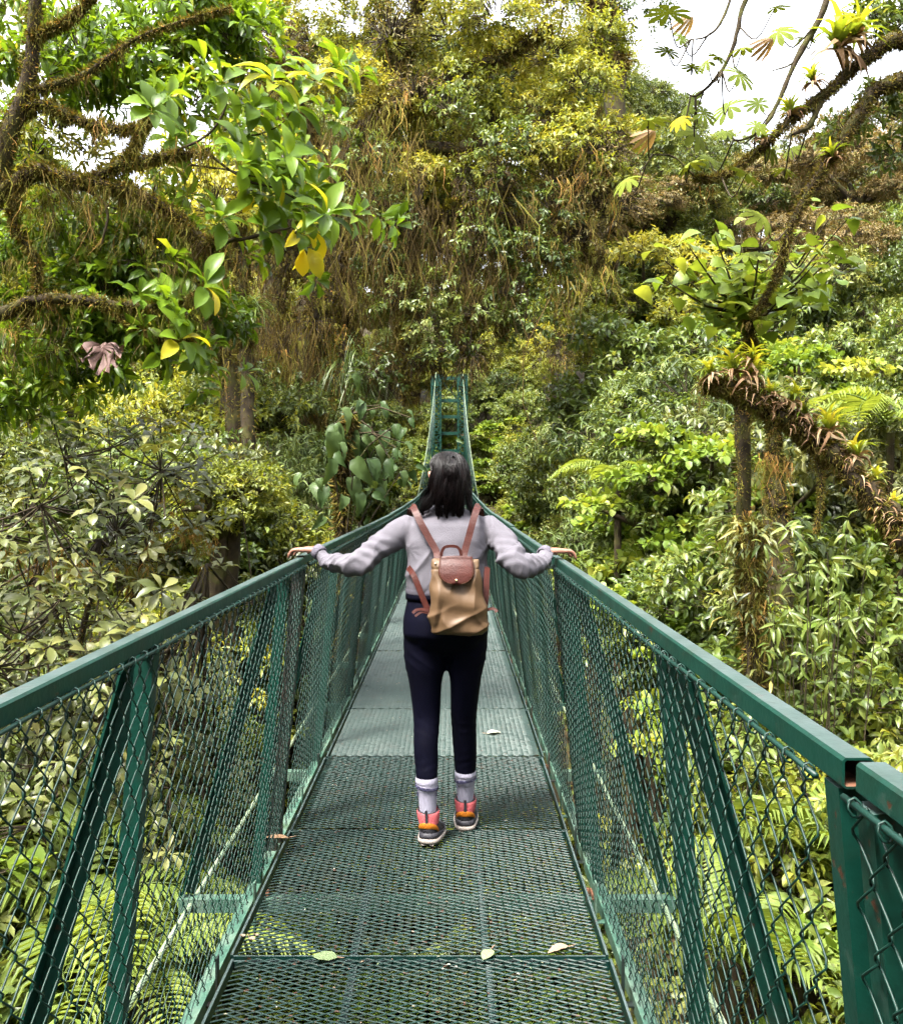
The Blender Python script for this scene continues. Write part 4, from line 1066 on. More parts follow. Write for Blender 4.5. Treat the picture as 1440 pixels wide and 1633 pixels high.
# ---- crown prototypes for the forest (leaf mesh shared between trees of one kind)
def proto(kind, seed):
    rs = np.random.RandomState(seed); mb = MB()
    if kind == 'fine':
        R3 = (2.6, 2.6, 2.3); C, rad = shell_lobes(rs, 26, R3, .92); foliage(mb, rs, C, rad, 62, 13, .135, .46, T_SMALL, up=.6, droop=.25)
        mats = 'midgreen'
    elif kind == 'yellow':
        R3 = (2.6, 2.6, 2.3); C, rad = shell_lobes(rs, 24, R3, .95); foliage(mb, rs, C, rad, 60, 12, .15, .42, T_SMALL, up=.5, droop=.35, tint=.55)
        mats = 'yellowgreen'
    elif kind == 'broad':
        R3 = (2.3, 2.3, 2.1); C, rad = shell_lobes(rs, 20, R3, .85); foliage(mb, rs, C, rad, 30, 9, .21, .42, T_OVAL, up=.8, droop=.3)
        mats = 'midgreen'
    elif kind == 'dark':
        R3 = (2.4, 2.4, 2.2); C, rad = shell_lobes(rs, 24, R3, .9); foliage(mb, rs, C, rad, 56, 12, .15, .4, T_SMALL, up=.7, droop=.2)
        mats = 'deepgreen'
    elif kind == 'lance':
        R3 = (2.0, 2.0, 2.1); C, rad = shell_lobes(rs, 20, R3, .8); foliage(mb, rs, C, rad, 30, 9, .25, .20, T_LANCE, mode='whorl', up=.7, droop=.75)
        mats = 'greygreen'
    elif kind == 'round':
        R3 = (2.1, 2.1, 2.3); C, rad = shell_lobes(rs, 26, R3, .75); rad[:, 2] *= .45
        foliage(mb, rs, C, rad, 26, 9, .155, .72, T_ROUND, up=1.5, droop=.12, low=-.1, tint=.5)
        mats = 'lime'
    elif kind == 'olive':
        R3 = (2.1, 2.1, 2.0); C, rad = shell_lobes(rs, 20, R3, .8); foliage(mb, rs, C, rad, 28, 8, .20, .40, T_OBOV, mode='whorl', up=.9, droop=.25)
        mats = 'olive'
    elif kind == 'rusty':
        R3 = (3.2, 3.2, 1.7); C, rad = shell_lobes(rs, 26, R3, 1.0); rad[:, 2] *= .6; foliage(mb, rs, C, rad, 62, 12, .14, .34, T_SMALL, up=.6, droop=.3)
        mats = 'rusty'
    elif kind == 'shrub':
        R3 = (1.15, 1.15, .95); C, rad = shell_lobes(rs, 14, R3, .5); foliage(mb, rs, C, rad, 26, 9, .13, .42, T_OVAL, up=.8, droop=.3, twig_r=.004)
        mats = 'midgreen'
    elif kind == 'shrub_lance':
        R3 = (1.1, 1.1, 1.1); C, rad = shell_lobes(rs, 14, R3, .5); foliage(mb, rs, C, rad, 24, 8, .19, .21, T_LANCE, mode='whorl', up=.7, droop=.7, twig_r=.004)
        mats = 'greygreen'
    elif kind == 'shrub_yellow':
        R3 = (1.1, 1.1, 1.0); C, rad = shell_lobes(rs, 14, R3, .5); foliage(mb, rs, C, rad, 30, 9, .11, .4, T_OVAL, up=.6, droop=.35, twig_r=.004)
        mats = 'yellowgreen'
    elif kind == 'shrub_round':
        R3 = (1.15, 1.15, 1.1); C, rad = shell_lobes(rs, 18, R3, .46); rad[:, 2] *= .5; foliage(mb, rs, C, rad, 20, 8, .125, .74, T_ROUND, up=1.5, droop=.1, low=-.1, twig_r=.004)
        mats = 'lime'
    return mb.mesh('crown', [LM[mats], M['twig']]), np.array(R3), C
PROTO = {}
def get_proto(kind, k):
    if (kind, k) not in PROTO: PROTO[kind, k] = proto(kind, 100 + 17 * k + sum(map(ord, kind)))
    return PROTO[kind, k]
def plant(name, cat, kind, var, ctr, sc, rz, rs, label=None, group=None, moss=0, zs=1.0, lean=0.3):
    """one tree or shrub: trunk with limbs from the ground, crown from the shared leaf mesh"""
    me, R3, C = get_proto(kind, var); ctr = np.asarray(ctr, float)
    bx, by = ctr[0] + rs.uniform(-lean, lean), ctr[1] + rs.uniform(-lean, lean)
    if abs(bx) < 1.7: bx = math.copysign(1.7, bx)
    gz = float(ground(bx, by)) - .15; base = np.array((bx, by, min(gz, ctr[2] - .4)))
    t = empty(name, base); tag(t, label, cat, group)
    cr = link('crown', me, t, 'stuff'); cr.location = ctr - base; cr.rotation_euler = (0, 0, rz); cr.scale = (sc, sc, sc * zs)
    tb = MB(); H = ctr[2] - base[2]; r0 = np.clip(.030 * H, .03, .22) * (.8 + .4 * rs.rand())
    top = ctr - base + (0, 0, -.2 * R3[2] * sc)
    midp = top * .5 + np.array((rs.uniform(-.25, .25), rs.uniform(-.25, .25), 0)) * min(1, H / 4)
    rough_limb(tb, rs, [(0, 0, 0), midp, top], [r0 * 1.4, r0, r0 * .6], 12, 7)
    c_, s_ = math.cos(rz), math.sin(rz)
    for q in C[rs.permutation(len(C))[:8]]:
        w_ = np.array((q[0] * c_ - q[1] * s_, q[0] * s_ + q[1] * c_, q[2] * zs)) * sc + (ctr - base)
        m_ = (top + w_) / 2 + (0, 0, .12 * sc); st = top * .9 + midp * .1
        tb.tubes([st, m_, w_], np.array([r0 * .5, r0 * .34, r0 * .12 + .004]), 5, cap=False)
    tb.build('trunk', M['bark'], t)
    if moss:
        mm = MB(); cc = C.copy(); cc = np.stack([cc[:, 0] * c_ - cc[:, 1] * s_, cc[:, 0] * s_ + cc[:, 1] * c_, cc[:, 2] * zs - .15], -1) * sc + (ctr - base)
        hang(mm, rs, cc, int(moss * .45), .8, .05, spread=.45, seg=3)
        mm.build('hanging_moss', LM['moss'], t, 'stuff')
    return t

# ---- the forest on both flanks, placed by depth layers
rsF = np.random.RandomState(77)
ADJ = {'fine': 'small-leaved green', 'yellow': 'yellow-green', 'broad': 'broad-leaved green', 'dark': 'dark green', 'lance': 'drooping grey-green', 'round': 'lime green layered', 'olive': 'olive-leaved', 'rusty': 'rust-brown feathery'}
SADJ = {'shrub': 'mid-green leafy', 'shrub_lance': 'narrow-leaved grey-green', 'shrub_yellow': 'yellow-green', 'shrub_round': 'round-leaved lime green'}
forest = []
def layer(side, Y, top, px0, px1, step, kinds, sc=(.85, 1.15), moss=0, clear=1.5, jy=.06, jt=30, zs=(.9, 1.15)):
    x = px0
    while (x < px1) if px1 > px0 else (x > px1):
        kd = kinds[rsF.randint(len(kinds))]; var = rsF.randint(2); R3 = get_proto(kd, var)[1]
        s_ = rsF.uniform(*sc); z_ = rsF.uniform(*zs); Yq = Y * (1 + rsF.uniform(-jy, jy))
        tp = (top(x) if callable(top) else top) + rsF.uniform(-jt, jt)
        pt = P(x, tp, Yq); c = pt - np.array((0, 0, R3[2] * s_ * z_))
        rr = R3[0] * s_ * 1.25
        if abs(c[0]) - rr < clear: c[0] = side * (clear + rr)
        gz = float(ground(c[0], c[1]))
        if c[2] < gz + .3 * R3[2] * s_: c[2] = gz + .3 * R3[2] * s_
        forest.append((kd, var, c, s_, rsF.uniform(0, 6.28), z_, moss, side, Y))
        st = step * rsF.uniform(.8, 1.2)
        x += st if px1 > px0 else -st
def skyR(x): return np.interp(x, [760, 900, 1000, 1100, 1200, 1300, 1440, 1700], [60, 60, 150, 165, 215, 245, 195, 170])
def skyL(x): return np.interp(x, [-300, 0, 120, 260, 420, 560], [60, 120, 240, 285, 280, 160])
layer(1, 58, lambda x: skyR(x) + 20, 800, 1650, 120, ['fine', 'dark', 'fine', 'yellow'], (1.1, 1.5), clear=3)
layer(1, 46, lambda x: skyR(x) + 45, 860, 1650, 150, ['fine', 'rusty', 'dark'], (1.0, 1.3), clear=3)
layer(1, 36, lambda x: skyR(x) + 120, 800, 1650, 140, ['yellow', 'fine', 'dark', 'broad'], (1.0, 1.3), moss=250, clear=2.4)
layer(1, 28, 395, 790, 1650, 150, ['fine', 'yellow', 'broad'], (.9, 1.2), moss=200, clear=2)
layer(1, 22, 480, 800, 1650, 160, ['round', 'fine', 'broad'], (.85, 1.1), clear=2)
layer(1, 17, 560, 800, 1650, 170, ['lance', 'round', 'fine'], (.75, 1.0), clear=1.9)
layer(1, 13, 640, 830, 1700, 190, ['round', 'olive', 'broad'], (.65, .85), clear=1.8)
layer(1, 10, 790, 950, 1750, 200, ['round', 'broad', 'olive'], (.5, .7), clear=1.8)
layer(1, 30, 640, 775, 1500, 130, ['fine', 'dark', 'lance'], (.8, 1.0), clear=1.8)
layer(1, 20, 760, 800, 1500, 150, ['dark', 'round'], (.7, .9), clear=1.8)
layer(1, 74, 120, 420, 1100, 95, ['dark', 'fine', 'yellow'], (1.5, 1.9), clear=-9)
layer(1, 62, 70, 520, 940, 70, ['dark', 'fine', 'dark'], (1.5, 1.8), clear=-9)
layer(1, 60, 260, 540, 920, 65, ['dark', 'fine'], (1.3, 1.6), clear=-9)
layer(1, 66, 300, 480, 960, 80, ['fine', 'yellow', 'dark'], (1.2, 1.5), clear=-9)
layer(1, 58, 430, 560, 880, 70, ['fine', 'dark', 'yellow'], (1.0, 1.3), clear=-9)
layer(1, 53, 530, 580, 860, 60, ['fine', 'yellow', 'broad'], (.8, 1.0), clear=-9)
layer(1, 49, 620, 600, 850, 55, ['fine', 'yellow', 'broad'], (.6, .8), clear=-9)
layer(1, 46, 690, 610, 840, 45, ['shrub_yellow', 'shrub', 'shrub_round'], (1.1, 1.4), clear=-9)
layer(1, 45, 740, 560, 900, 40, ['shrub', 'shrub_round', 'shrub_yellow'], (1.0, 1.3), clear=-9)
layer(1, 38, 700, 760, 900, 40, ['shrub', 'shrub_lance', 'shrub_yellow'], (1.1, 1.5), clear=1.5)
layer(-1, 38, 690, 670, 540, 40, ['shrub', 'shrub_yellow', 'shrub_lance'], (1.1, 1.5), clear=1.5)
layer(1, 33, 740, 770, 930, 50, ['shrub', 'shrub_round', 'shrub_yellow'], (1.1, 1.4), clear=1.5)
layer(-1, 32, 720, 665, 520, 50, ['shrub', 'shrub_lance', 'shrub_round'], (1.1, 1.4), clear=1.5)
layer(1, 26, 700, 790, 1000, 60, ['shrub_lance', 'shrub_yellow', 'shrub'], (1.1, 1.5), clear=1.5)
layer(-1, 26, 640, 640, 480, 60, ['shrub_yellow', 'shrub', 'shrub_yellow'], (1.2, 1.6), clear=1.5)
layer(-1, 17, 700, 630, 420, 70, ['shrub_round', 'shrub', 'shrub_lance'], (.9, 1.2), clear=1.5)
layer(-1, 15, 790, 590, 380, 70, ['shrub', 'shrub_lance', 'shrub_yellow'], (.8, 1.1), clear=1.5)
layer(-1, 11, 720, 490, 380, 60, ['shrub_lance', 'shrub_yellow'], (.6, .8), clear=1.6)
layer(-1, 30, 330, 610, 380, 80, ['dark', 'fine', 'yellow'], (1.0, 1.3), clear=2.2)
layer(1, 32, 300, 820, 1000, 70, ['yellow', 'fine'], (1.0, 1.2), clear=2.2)
layer(-1, 58, lambda x: skyL(x) + 30, 640, -300, 120, ['fine', 'dark', 'yellow'], (1.1, 1.5), clear=3)
layer(-1, 46, lambda x: skyL(x) + 60, 640, -300, 150, ['fine', 'yellow', 'dark'], (1.0, 1.3), clear=3)
layer(-1, 34, lambda x: skyL(x) + 130, 640, -300, 150, ['fine', 'yellow', 'broad'], (.9, 1.2), moss=250, clear=2.4)
layer(-1, 25, 470, 600, -300, 160, ['yellow', 'fine', 'broad'], (.8, 1.1), moss=250, clear=2.2)
layer(-1, 18, 590, 600, -300, 170, ['broad', 'dark', 'yellow'], (.75, 1.0), clear=2)
layer(-1, 13, 690, 560, -350, 180, ['broad', 'dark', 'olive'], (.6, .85), clear=1.9)
layer(-1, 28, 650, 640, 0, 130, ['dark', 'fine', 'yellow'], (.8, 1.0), clear=1.8)
layer(-1, 20, 740, 640, 0, 150, ['dark', 'lance'], (.7, .9), clear=1.8)
# shrubs lower down, behind and under the railings
for side in (1, -1):
    a, b = (860, 1800) if side > 0 else (600, -450)
    layer(side, 15, 800, a, b, 150, ['shrub', 'shrub_lance', 'shrub_round'], (.9, 1.3), clear=1.5)
    layer(side, 11, 900, a + side * 60, b, 170, ['shrub_yellow', 'shrub_lance', 'shrub', 'shrub_round'], (.9, 1.3), clear=1.5)
    layer(side, 8.5, 1030, a + side * 120, b, 190, ['shrub', 'shrub_yellow', 'shrub_lance', 'shrub_round'], (.8, 1.15), clear=1.6)
    layer(side, 6.5, 1200, a + side * 200, b, 210, ['shrub', 'shrub_lance', 'shrub_yellow'], (.75, 1.0), clear=1.6)
    layer(side, 5.0, 1420, a + side * 260, b, 260, ['shrub', 'shrub_yellow', 'shrub_round'], (.7, .9), clear=1.6)
    layer(side, 3.8, 1700, a + side * 330, b, 330, ['shrub', 'shrub_round'], (.6, .8), clear=1.6)
layer(1, 9, 1500, 420, 1000, 150, ['shrub_yellow', 'shrub_round', 'shrub'], (.8, 1.0), clear=-5)
layer(1, 6.5, 1750, 350, 1100, 170, ['shrub_round', 'shrub', 'shrub_yellow'], (.8, 1.0), clear=-5)
layer(1, 14, 1280, 480, 960, 120, ['shrub', 'shrub_yellow'], (.9, 1.2), clear=-5)
layer(1, 20, 1090, 560, 900, 90, ['shrub', 'shrub_lance'], (1.0, 1.3), clear=-5)
for kd, x, y, Y_, s_ in [('rusty', 1230, 330, 37, 1.15), ('rusty', 1370, 290, 34, 1.1), ('rusty', 1440, 225, 44, 1.3), ('dark', 1065, 320, 29, 1.0), ('rusty', 1300, 400, 29, .8), ('rusty', 955, 340, 27, .7)]:
    forest.append((kd, 0, P(x, y, Y_), s_, x * .01, 1.0, 0, 1, Y_))
# the forest goes on behind the camera, round the near end of the bridge
for k in range(30):
    a = R(95 + 170 * ((k * .618) % 1.0)); d_ = rsF.uniform(9, 20); kd = ['fine', 'broad', 'dark', 'yellow'][k % 4]; s_ = rsF.uniform(1.2, 1.8)
    c = np.array((math.sin(a) * d_, math.cos(a) * d_, rsF.uniform(1.5, 9.5)))
    if abs(c[0]) < 5.5: c[0] = math.copysign(5.5, c[0] if abs(c[0]) > .3 else (1 if k % 2 else -1))
    forest.append((kd, k % 2, c, s_, rsF.uniform(0, 6.28), rsF.uniform(1, 1.3), 0, 1, 0))
cnt = {}
ORD = ['first', 'second', 'third', 'fourth', 'fifth', 'sixth', 'seventh', 'eighth', 'ninth', 'tenth', 'eleventh', 'twelfth', 'thirteenth', 'fourteenth', 'fifteenth', 'sixteenth', 'seventeenth', 'eighteenth', 'nineteenth', 'twentieth']
forest.sort(key=lambda f: np.linalg.norm(f[2]))
for kd, var, c, s_, rz, z_, moss, side, Y in forest:
    tree = not kd.startswith('shrub')
    key = (kd, 'behind' if c[1] <= 0 else 'under' if abs(c[0]) < 1.6 else ('right' if c[0] > 0 else 'left')); cnt[key] = cnt.get(key, 0) + 1
    o = cnt[key]; word = ORD[o - 1] if o <= 20 else '%dth' % o
    where = {'behind': 'behind the viewpoint', 'under': 'below the deck', 'right': 'right of the bridge', 'left': 'left of the bridge'}[key[1]]
    lab = '%s %s %s, %s nearest of its kind' % ((ADJ if tree else SADJ)[kd], 'tree' if tree else 'shrub', where, word)
    plant('forest_tree' if tree else 'shrub', 'tree' if tree else 'shrub', kd, var, c, s_, rz, rsF, lab,
          'forest trees flanking the bridge' if tree else 'shrubs of the ravine undergrowth', moss, z_)

# ---- ground cover nobody could count
uc = MB(); n = 34000
ux = np.concatenate([rsF.uniform(-14, 14, n), rsF.uniform(-5, 5, n // 2)]); uy = np.concatenate([2.0 + 42 * rsF.rand(n) ** 1.6, rsF.uniform(2, 16, n // 2)])
cl = vnoise(ux * .8, uy * .8, 5); ok = cl > .32; ux, uy, cl = ux[ok], uy[ok], cl[ok]; n = len(ux)
pos = np.stack([ux, uy, ground(ux, uy) + rsF.uniform(.0, .75, n) * (cl + .2)], -1)
d = np.concatenate([rsF.normal(0, 1, (n, 2)), rsF.uniform(-.6, .5, (n, 1))], 1)
uc.leaves(T_SMALL, pos, d, np.array((0, 0, 1.0)) + rsF.normal(0, .4, (n, 3)), .17 * rsF.uniform(.5, 1.6, n), .08 * rsF.uniform(.5, 1.6, n), tint=np.clip(cl * .9 + rsF.normal(0, .2, n), 0, 1))
tag(uc.build('undergrowth', LM['midgreen']), 'low leafy ground cover on the ravine floor', 'undergrowth', kind='stuff')

# ================================================================== plants one can tell apart
def leafset(tpl_fn, mat, tints, name='leaf'):
    out = []
    for i, t in enumerate(tints):
        mb = MB(); V, F = tpl_fn(i); mb.add(V, F, tint=t); out.append(mb.mesh(name, mat))
    return out
def leaf_objs(parent, meshes, pos, d, n, L, W, rs, name='leaf', pick=None):
    """each blade an object of its own, sharing mesh data"""
    pos = np.asarray(pos, float); d = nz(d); n = np.asarray(n, float); n = nz(n - d * (n * d).sum(-1, keepdims=True)); s_ = np.cross(n, d)
    L = np.broadcast_to(L, (len(pos),)); W = np.broadcast_to(W, (len(pos),)); O_ = np.array(parent.location)
    for i in range(len(pos)):
        k = rs.randint(len(meshes)) if pick is None else int(pick[i])
        o = link(name, meshes[k], parent); q = pos[i] - O_
        o.matrix_local = Matrix(((d[i,0]*L[i], s_[i,0]*W[i], n[i,0]*L[i], q[0]), (d[i,1]*L[i], s_[i,1]*W[i], n[i,1]*L[i], q[1]), (d[i,2]*L[i], s_[i,2]*W[i], n[i,2]*L[i], q[2]), (0, 0, 0, 1)))
def whorls(rs, tips, dirs, per, droop=.2, fwd=(.15, .6), jit=.25):
    tips = np.asarray(tips, float); td = nz(dirs); ref = nz(np.cross(td, np.array((.13, .21, 1.0)))); bi = np.cross(td, ref); n = len(tips)
    P_, D_, N_ = [], [], []; a0 = rs.uniform(0, 6.28, n)
    for k in range(per):
        a = a0 + k * 6.283 / per + rs.uniform(-jit, jit, n); r_ = ref * np.cos(a)[:, None] + bi * np.sin(a)[:, None]
        d = td * rs.uniform(*fwd, n)[:, None] + r_ ; d[:, 2] -= droop * rs.uniform(.2, 1.5, n)
        P_.append(tips + r_ * .01 - td * (.02 * (k % 3))[..., None] if np.ndim(.02 * (k % 3)) else tips + r_ * .01 - td * .02 * (k % 3)); D_.append(d); N_.append(td * .8 + np.array((0, 0, .8)) + rs.normal(0, .25, (n, 3)))
    return np.concatenate(P_), np.concatenate(D_), np.concatenate(N_)
def local(mb_pts, O_): return np.asarray(mb_pts, float) - O_

# ---- 1. the big tree hung with moss over the bridge
rs = np.random.RandomState(11)
GY = 22.0
base = P(500, 1000, GY); base[2] = float(ground(base[0], base[1])) - .2
T1 = empty('moss_draped_tree', base); tag(T1, 'huge tree draped in brown moss with yellow-green crown arching over the bridge', 'tree')
tr = MB(); ms = MB(); cw = MB()
def q(x, y, Y=GY): return P(x, y, Y) - base
stems = [([(0, 0, 0), q(500, 800), q(488, 640), q(508, 470), q(535, 330), q(590, 200), q(640, 90), q(690, -60)], [.62, .5, .42, .40, .36, .28, .20, .1]),
         ([(-.6, .5, 0), q(445, 780, 22.5), q(432, 600, 22.5), q(440, 450, 22.3), q(470, 330, 22.2), q(470, 200, 22), q(450, 60, 22)], [.36, .30, .27, .25, .2, .14, .07]),
         ([(.5, .4, 0), q(548, 780, 23), q(560, 600, 23), q(548, 470, 22.8), q(545, 350, 22.6)], [.3, .24, .2, .2, .15]),
         ([q(535, 335), q(610, 330, 21.8), q(700, 345, 21.6), q(800, 352, 21.4), q(880, 372, 21.2), q(965, 430, 21)], [.26, .22, .19, .15, .11, .05]),
         ([q(560, 260), q(650, 240, 21.6), q(750, 235, 21.2), q(850, 200, 21), q(950, 190, 20.8)], [.22, .19, .15, .1, .05]),
         ([q(600, 190), q(700, 130, 21.6), q(800, 90, 21.2), q(880, 40, 21)], [.2, .16, .1, .05]),
         ([q(545, 310), q(500, 230, 21), q(470, 150, 20.5), q(430, 90, 20)], [.18, .14, .1, .05]),
         ([q(700, 340, 21.6), q(740, 420, 21.8), q(745, 520, 22), q(735, 580, 22)], [.12, .10, .08, .04]),
         ([q(650, 335, 21.7), q(655, 430, 22), q(640, 540, 22.3), q(650, 640, 22.5)], [.10, .08, .07, .05]),
         ([q(800, 350, 21.4), q(815, 430, 21.6), q(800, 540, 22)], [.08, .06, .03])]
paths = []
for k, (pts, rad) in enumerate(stems):
    C_, r_ = rough_limb(tr, rs, pts, rad, 30, 10, lump=.2); paths.append((C_, r_))
    fuzz(ms, rs, C_, r_, 1900 if k < 3 else 900, .22, .06, tint=.44, down=1.0)
    hang(ms, rs, C_ if k > 2 else C_[6:], (1000, 600, 400, 800, 320, 170, 170, 320, 320, 200)[k], (1.3, 1.2, 1.0, 1.1, .7, .5, .5, .8, .8, .6)[k], .04, tint=.30, spread=(.42, .35, .3, .34, .3, .3, .3, .25, .25, .22)[k])
# curtains hanging free between the limbs
cur = np.array([q(x, y, Y_) for x, y, Y_ in [(430, 290, 21), (450, 480, 21.3), (480, 250, 21), (560, 560, 21.5), (590, 350, 21), (620, 400, 21), (660, 380, 21), (690, 430, 21), (720, 400, 21), (760, 440, 21), (790, 400, 21), (830, 420, 21), (860, 440, 21), (600, 480, 21.5), (520, 600, 21), (500, 680, 21), (470, 560, 20.6), (430, 540, 21), (580, 300, 20.8), (610, 260, 20.6), (570, 420, 20.8)]])
hang(ms, rs, cur - np.array((0, .9, 0)), 2300, 1.5, .05, tint=.24, spread=.5, sway=.10, seg=3)
och = np.array([q(x, y, 20.6) for x, y in [(640, 200), (655, 235), (630, 190), (590, 490), (600, 540), (450, 640), (440, 600), (510, 650), (530, 640), (900, 330), (930, 360), (960, 330), (950, 280), (910, 280), (860, 300), (905, 400), (940, 420)]])
hang(ms, rs, och - np.array((0, .4, 0)), 1300, .7, .045, tint=.62, spread=.34, sway=.3, seg=3)
# leafy lobes of the crown
lob = [(430, 30, 75), (500, 80, 85), (570, 40, 90), (560, 130, 70), (640, 110, 80), (650, 20, 90), (720, 60, 90), (730, 150, 85), (800, 120, 90), (790, 30, 85), (870, 90, 85), (860, 180, 80), (930, 140, 75), (790, 210, 80), (700, 215, 70), (850, 260, 75), (920, 230, 75), (960, 290, 60), (760, 290, 70), (830, 320, 60), (680, 280, 55), (720, -60, 100), (820, -70, 90), (600, -70, 95), (500, -50, 90), (900, 0, 80), (960, 60, 60), (400, 120, 60), (620, 170, 60), (900, 330, 55), (980, 220, 55), (740, 350, 50)]
C_ = np.array([q(x, y, GY - 1.6 + 2.4 * rs.rand()) for x, y, r_ in lob]); Rr = np.array([r_ for *_, r_ in lob]) * GY / FPX * .95
foliage(cw, rs, C_, np.stack([Rr, Rr, Rr * .75], -1), 112, 13, .125, .46, T_SMALL, up=.5, droop=.3, tint=.62, tlobe=.17)
C2 = np.array([q(x, y, 19.9 + 1.6 * ((x * 7 + y) % 10) / 10) for x, y in [(640, 360), (780, 400), (590, 250), (800, 310), (880, 340), (790, 240), (720, 180), (840, 230), (640, 480), (700, 470), (760, 500), (450, 700), (600, 600), (520, 720), (820, 470), (760, 380), (420, 620), (570, 680), (680, 520), (850, 400), (880, 430), (580, 330), (480, 640), (840, 520), (720, 560), (430, 330), (610, 420)]])
foliage(cw, rs, C2, np.full(len(C2), .72), 42, 10, .13, .42, T_SMALL, up=.5, droop=.5, tint=.42, tlobe=.22, mi=2)
C4 = np.array([q(rs.uniform(405, 900), rs.uniform(240, 600), 20.2 + rs.uniform(-.5, .8)) for _ in range(34)] + [q(rs.uniform(410, 560), rs.uniform(300, 760), 20.4) for _ in range(16)])
foliage(cw, rs, C4, np.stack([rs.uniform(.3, .7, 50), np.full(50, .45), rs.uniform(.5, 1.2, 50)], -1), 46, 9, .10, .26, T_SMALL, up=.2, droop=1.3, tint=.34, tlobe=.2, mi=4, twig_r=.008)
C3 = np.array([q(x, y, 20.6) for x, y in [(900, 300), (940, 340), (960, 250), (880, 350), (620, 60), (450, 90), (660, 160), (980, 330), (920, 390)]])
foliage(cw, rs, C3, np.full(len(C3), .9), 80, 7, .12, .3, T_SMALL, up=.3, droop=.4, tint=.55, mi=3, twig_r=.012)
tr.build('trunk', M['bark'], T1); cw.build('crown', [LM['yellowgreen'], M['twig'], LM['midgreen'], LM['rusty'], LM['moss']], T1, 'stuff'); ms.build('hanging_moss', LM['moss'], T1, 'stuff')

# ---- bromeliads: rosettes of strap leaves; each its own plant
brom_me = []
for k in range(4):
    r2 = np.random.RandomState(40 + k); mb = MB(); n = 22
    a = np.arange(n) * 2.4 + r2.uniform(-.2, .2, n); el = np.linspace(.35, 1.25, n)
    d = np.stack([np.cos(a) * np.cos(el), np.sin(a) * np.cos(el), np.sin(el)], -1); nn = np.stack([-np.cos(a) * np.sin(el), -np.sin(a) * np.sin(el), np.cos(el)], -1)
    mb.leaves(T_STRAP, np.zeros((n, 3)), d, nn, 1.0 * r2.uniform(.7, 1.1, n), .13, tint=np.clip(np.linspace(.4, .95, n) + r2.normal(0, .1, n), .26, 1))
    n = 16; a = r2.uniform(0, 6.28, n); d = np.stack([np.cos(a), np.sin(a), r2.uniform(-.9, .1, n)], -1)
    mb.leaves(T_STRAP, np.zeros((n, 3)), d, np.array((0, 0, 1.0)) + r2.normal(0, .3, (n, 3)), .8 * r2.uniform(.6, 1.2, n), .10, tint=np.clip(r2.normal(.5, .25, n), 0, 1), mi=1)
    brom_me.append(mb.mesh('bromeliad', [LM['brom'], LM['straw']]))
def bromeliad(p, size, label, group, k=0, rot=None):
    o = link('bromeliad', brom_me[k % 4]); o.location = p; o.scale = (size,) * 3
    o.rotation_euler = rot if rot is not None else (random.Random(k).uniform(-.4, .4), random.Random(k + 9).uniform(-.4, .4), k * 1.7)
    tag(o, label, 'bromeliad', group); return o

# ---- 2. near tree on the left with large glossy leaves
rs = np.random.RandomState(23)
NY = 5.4
base = np.array((-4.2, 5.6, 0.0)); base[2] = float(ground(base[0], base[1])) - .2
T2 = empty('large_leaved_tree', base); tag(T2, 'mossy tree beside the left rail with large glossy leaves in whorls', 'tree')
def q(x, y, Y=NY): return P(x, y, Y) - base
tr = MB(); ms = MB(); sm = MB()
boughs = [([(0, 0, 0), q(-330, 900), q(-200, 620), q(-90, 420), q(-20, 300), q(40, 150), q(60, -60)], [.17, .15, .13, .11, .09, .06, .04]),
          ([q(-60, 360), q(30, 285), q(75, 272), q(130, 288), q(200, 262), q(265, 248), q(330, 243)], [.07, .062, .056, .05, .045, .030, .012]),
          ([q(200, 262), q(225, 215), q(240, 180)], [.04, .030, .012]),
          ([q(10, 190), q(70, 165), q(120, 188), q(190, 206), q(225, 200)], [.045, .04, .034, .026, .016]),
          ([q(130, 288), q(210, 305), q(280, 345), q(315, 385), q(350, 392)], [.045, .042, .045, .06, .02]),
          ([q(340, 390), q(400, 378), q(450, 366), q(500, 352)], [.020, .014, .010, .006]),
          ([q(330, 243), q(390, 285), q(440, 300), q(480, 322)], [.012, .010, .008, .005]),
          ([q(300, 262), q(360, 270), q(420, 285)], [.010, .008, .005]),
          ([q(265, 248), q(330, 215), q(360, 170), q(355, 135)], [.012, .010, .008, .006]),
          ([q(358, 205), q(400, 215), q(445, 200), q(470, 170)], [.008, .007, .006, .004]),
          ([q(400, 210), q(430, 150), q(470, 120), q(505, 95)], [.007, .006, .005, .004]),
          ([q(470, 150), q(505, 125), q(540, 95)], [.006, .005, .003]),
          ([q(-60, 520), q(60, 480), q(160, 480), q(230, 490), q(300, 480), q(330, 450)], [.06, .05, .04, .026, .014, .007]),
          ([q(160, 480), q(215, 520), q(275, 545), q(310, 545)], [.022, .016, .010, .006]),
          ([q(30, 285), q(20, 350), q(60, 430), q(40, 520)], [.03, .025, .02, .012]),
          ([q(40, 150), q(130, 120), q(220, 60), q(300, 30), q(370, 10)], [.035, .026, .018, .012, .006]),
          ([q(50, 60), q(110, 30), q(160, -20)], [.03, .022, .015]),
          ([q(120, 290), q(170, 330), q(160, 400)], [.02, .014, .008])]
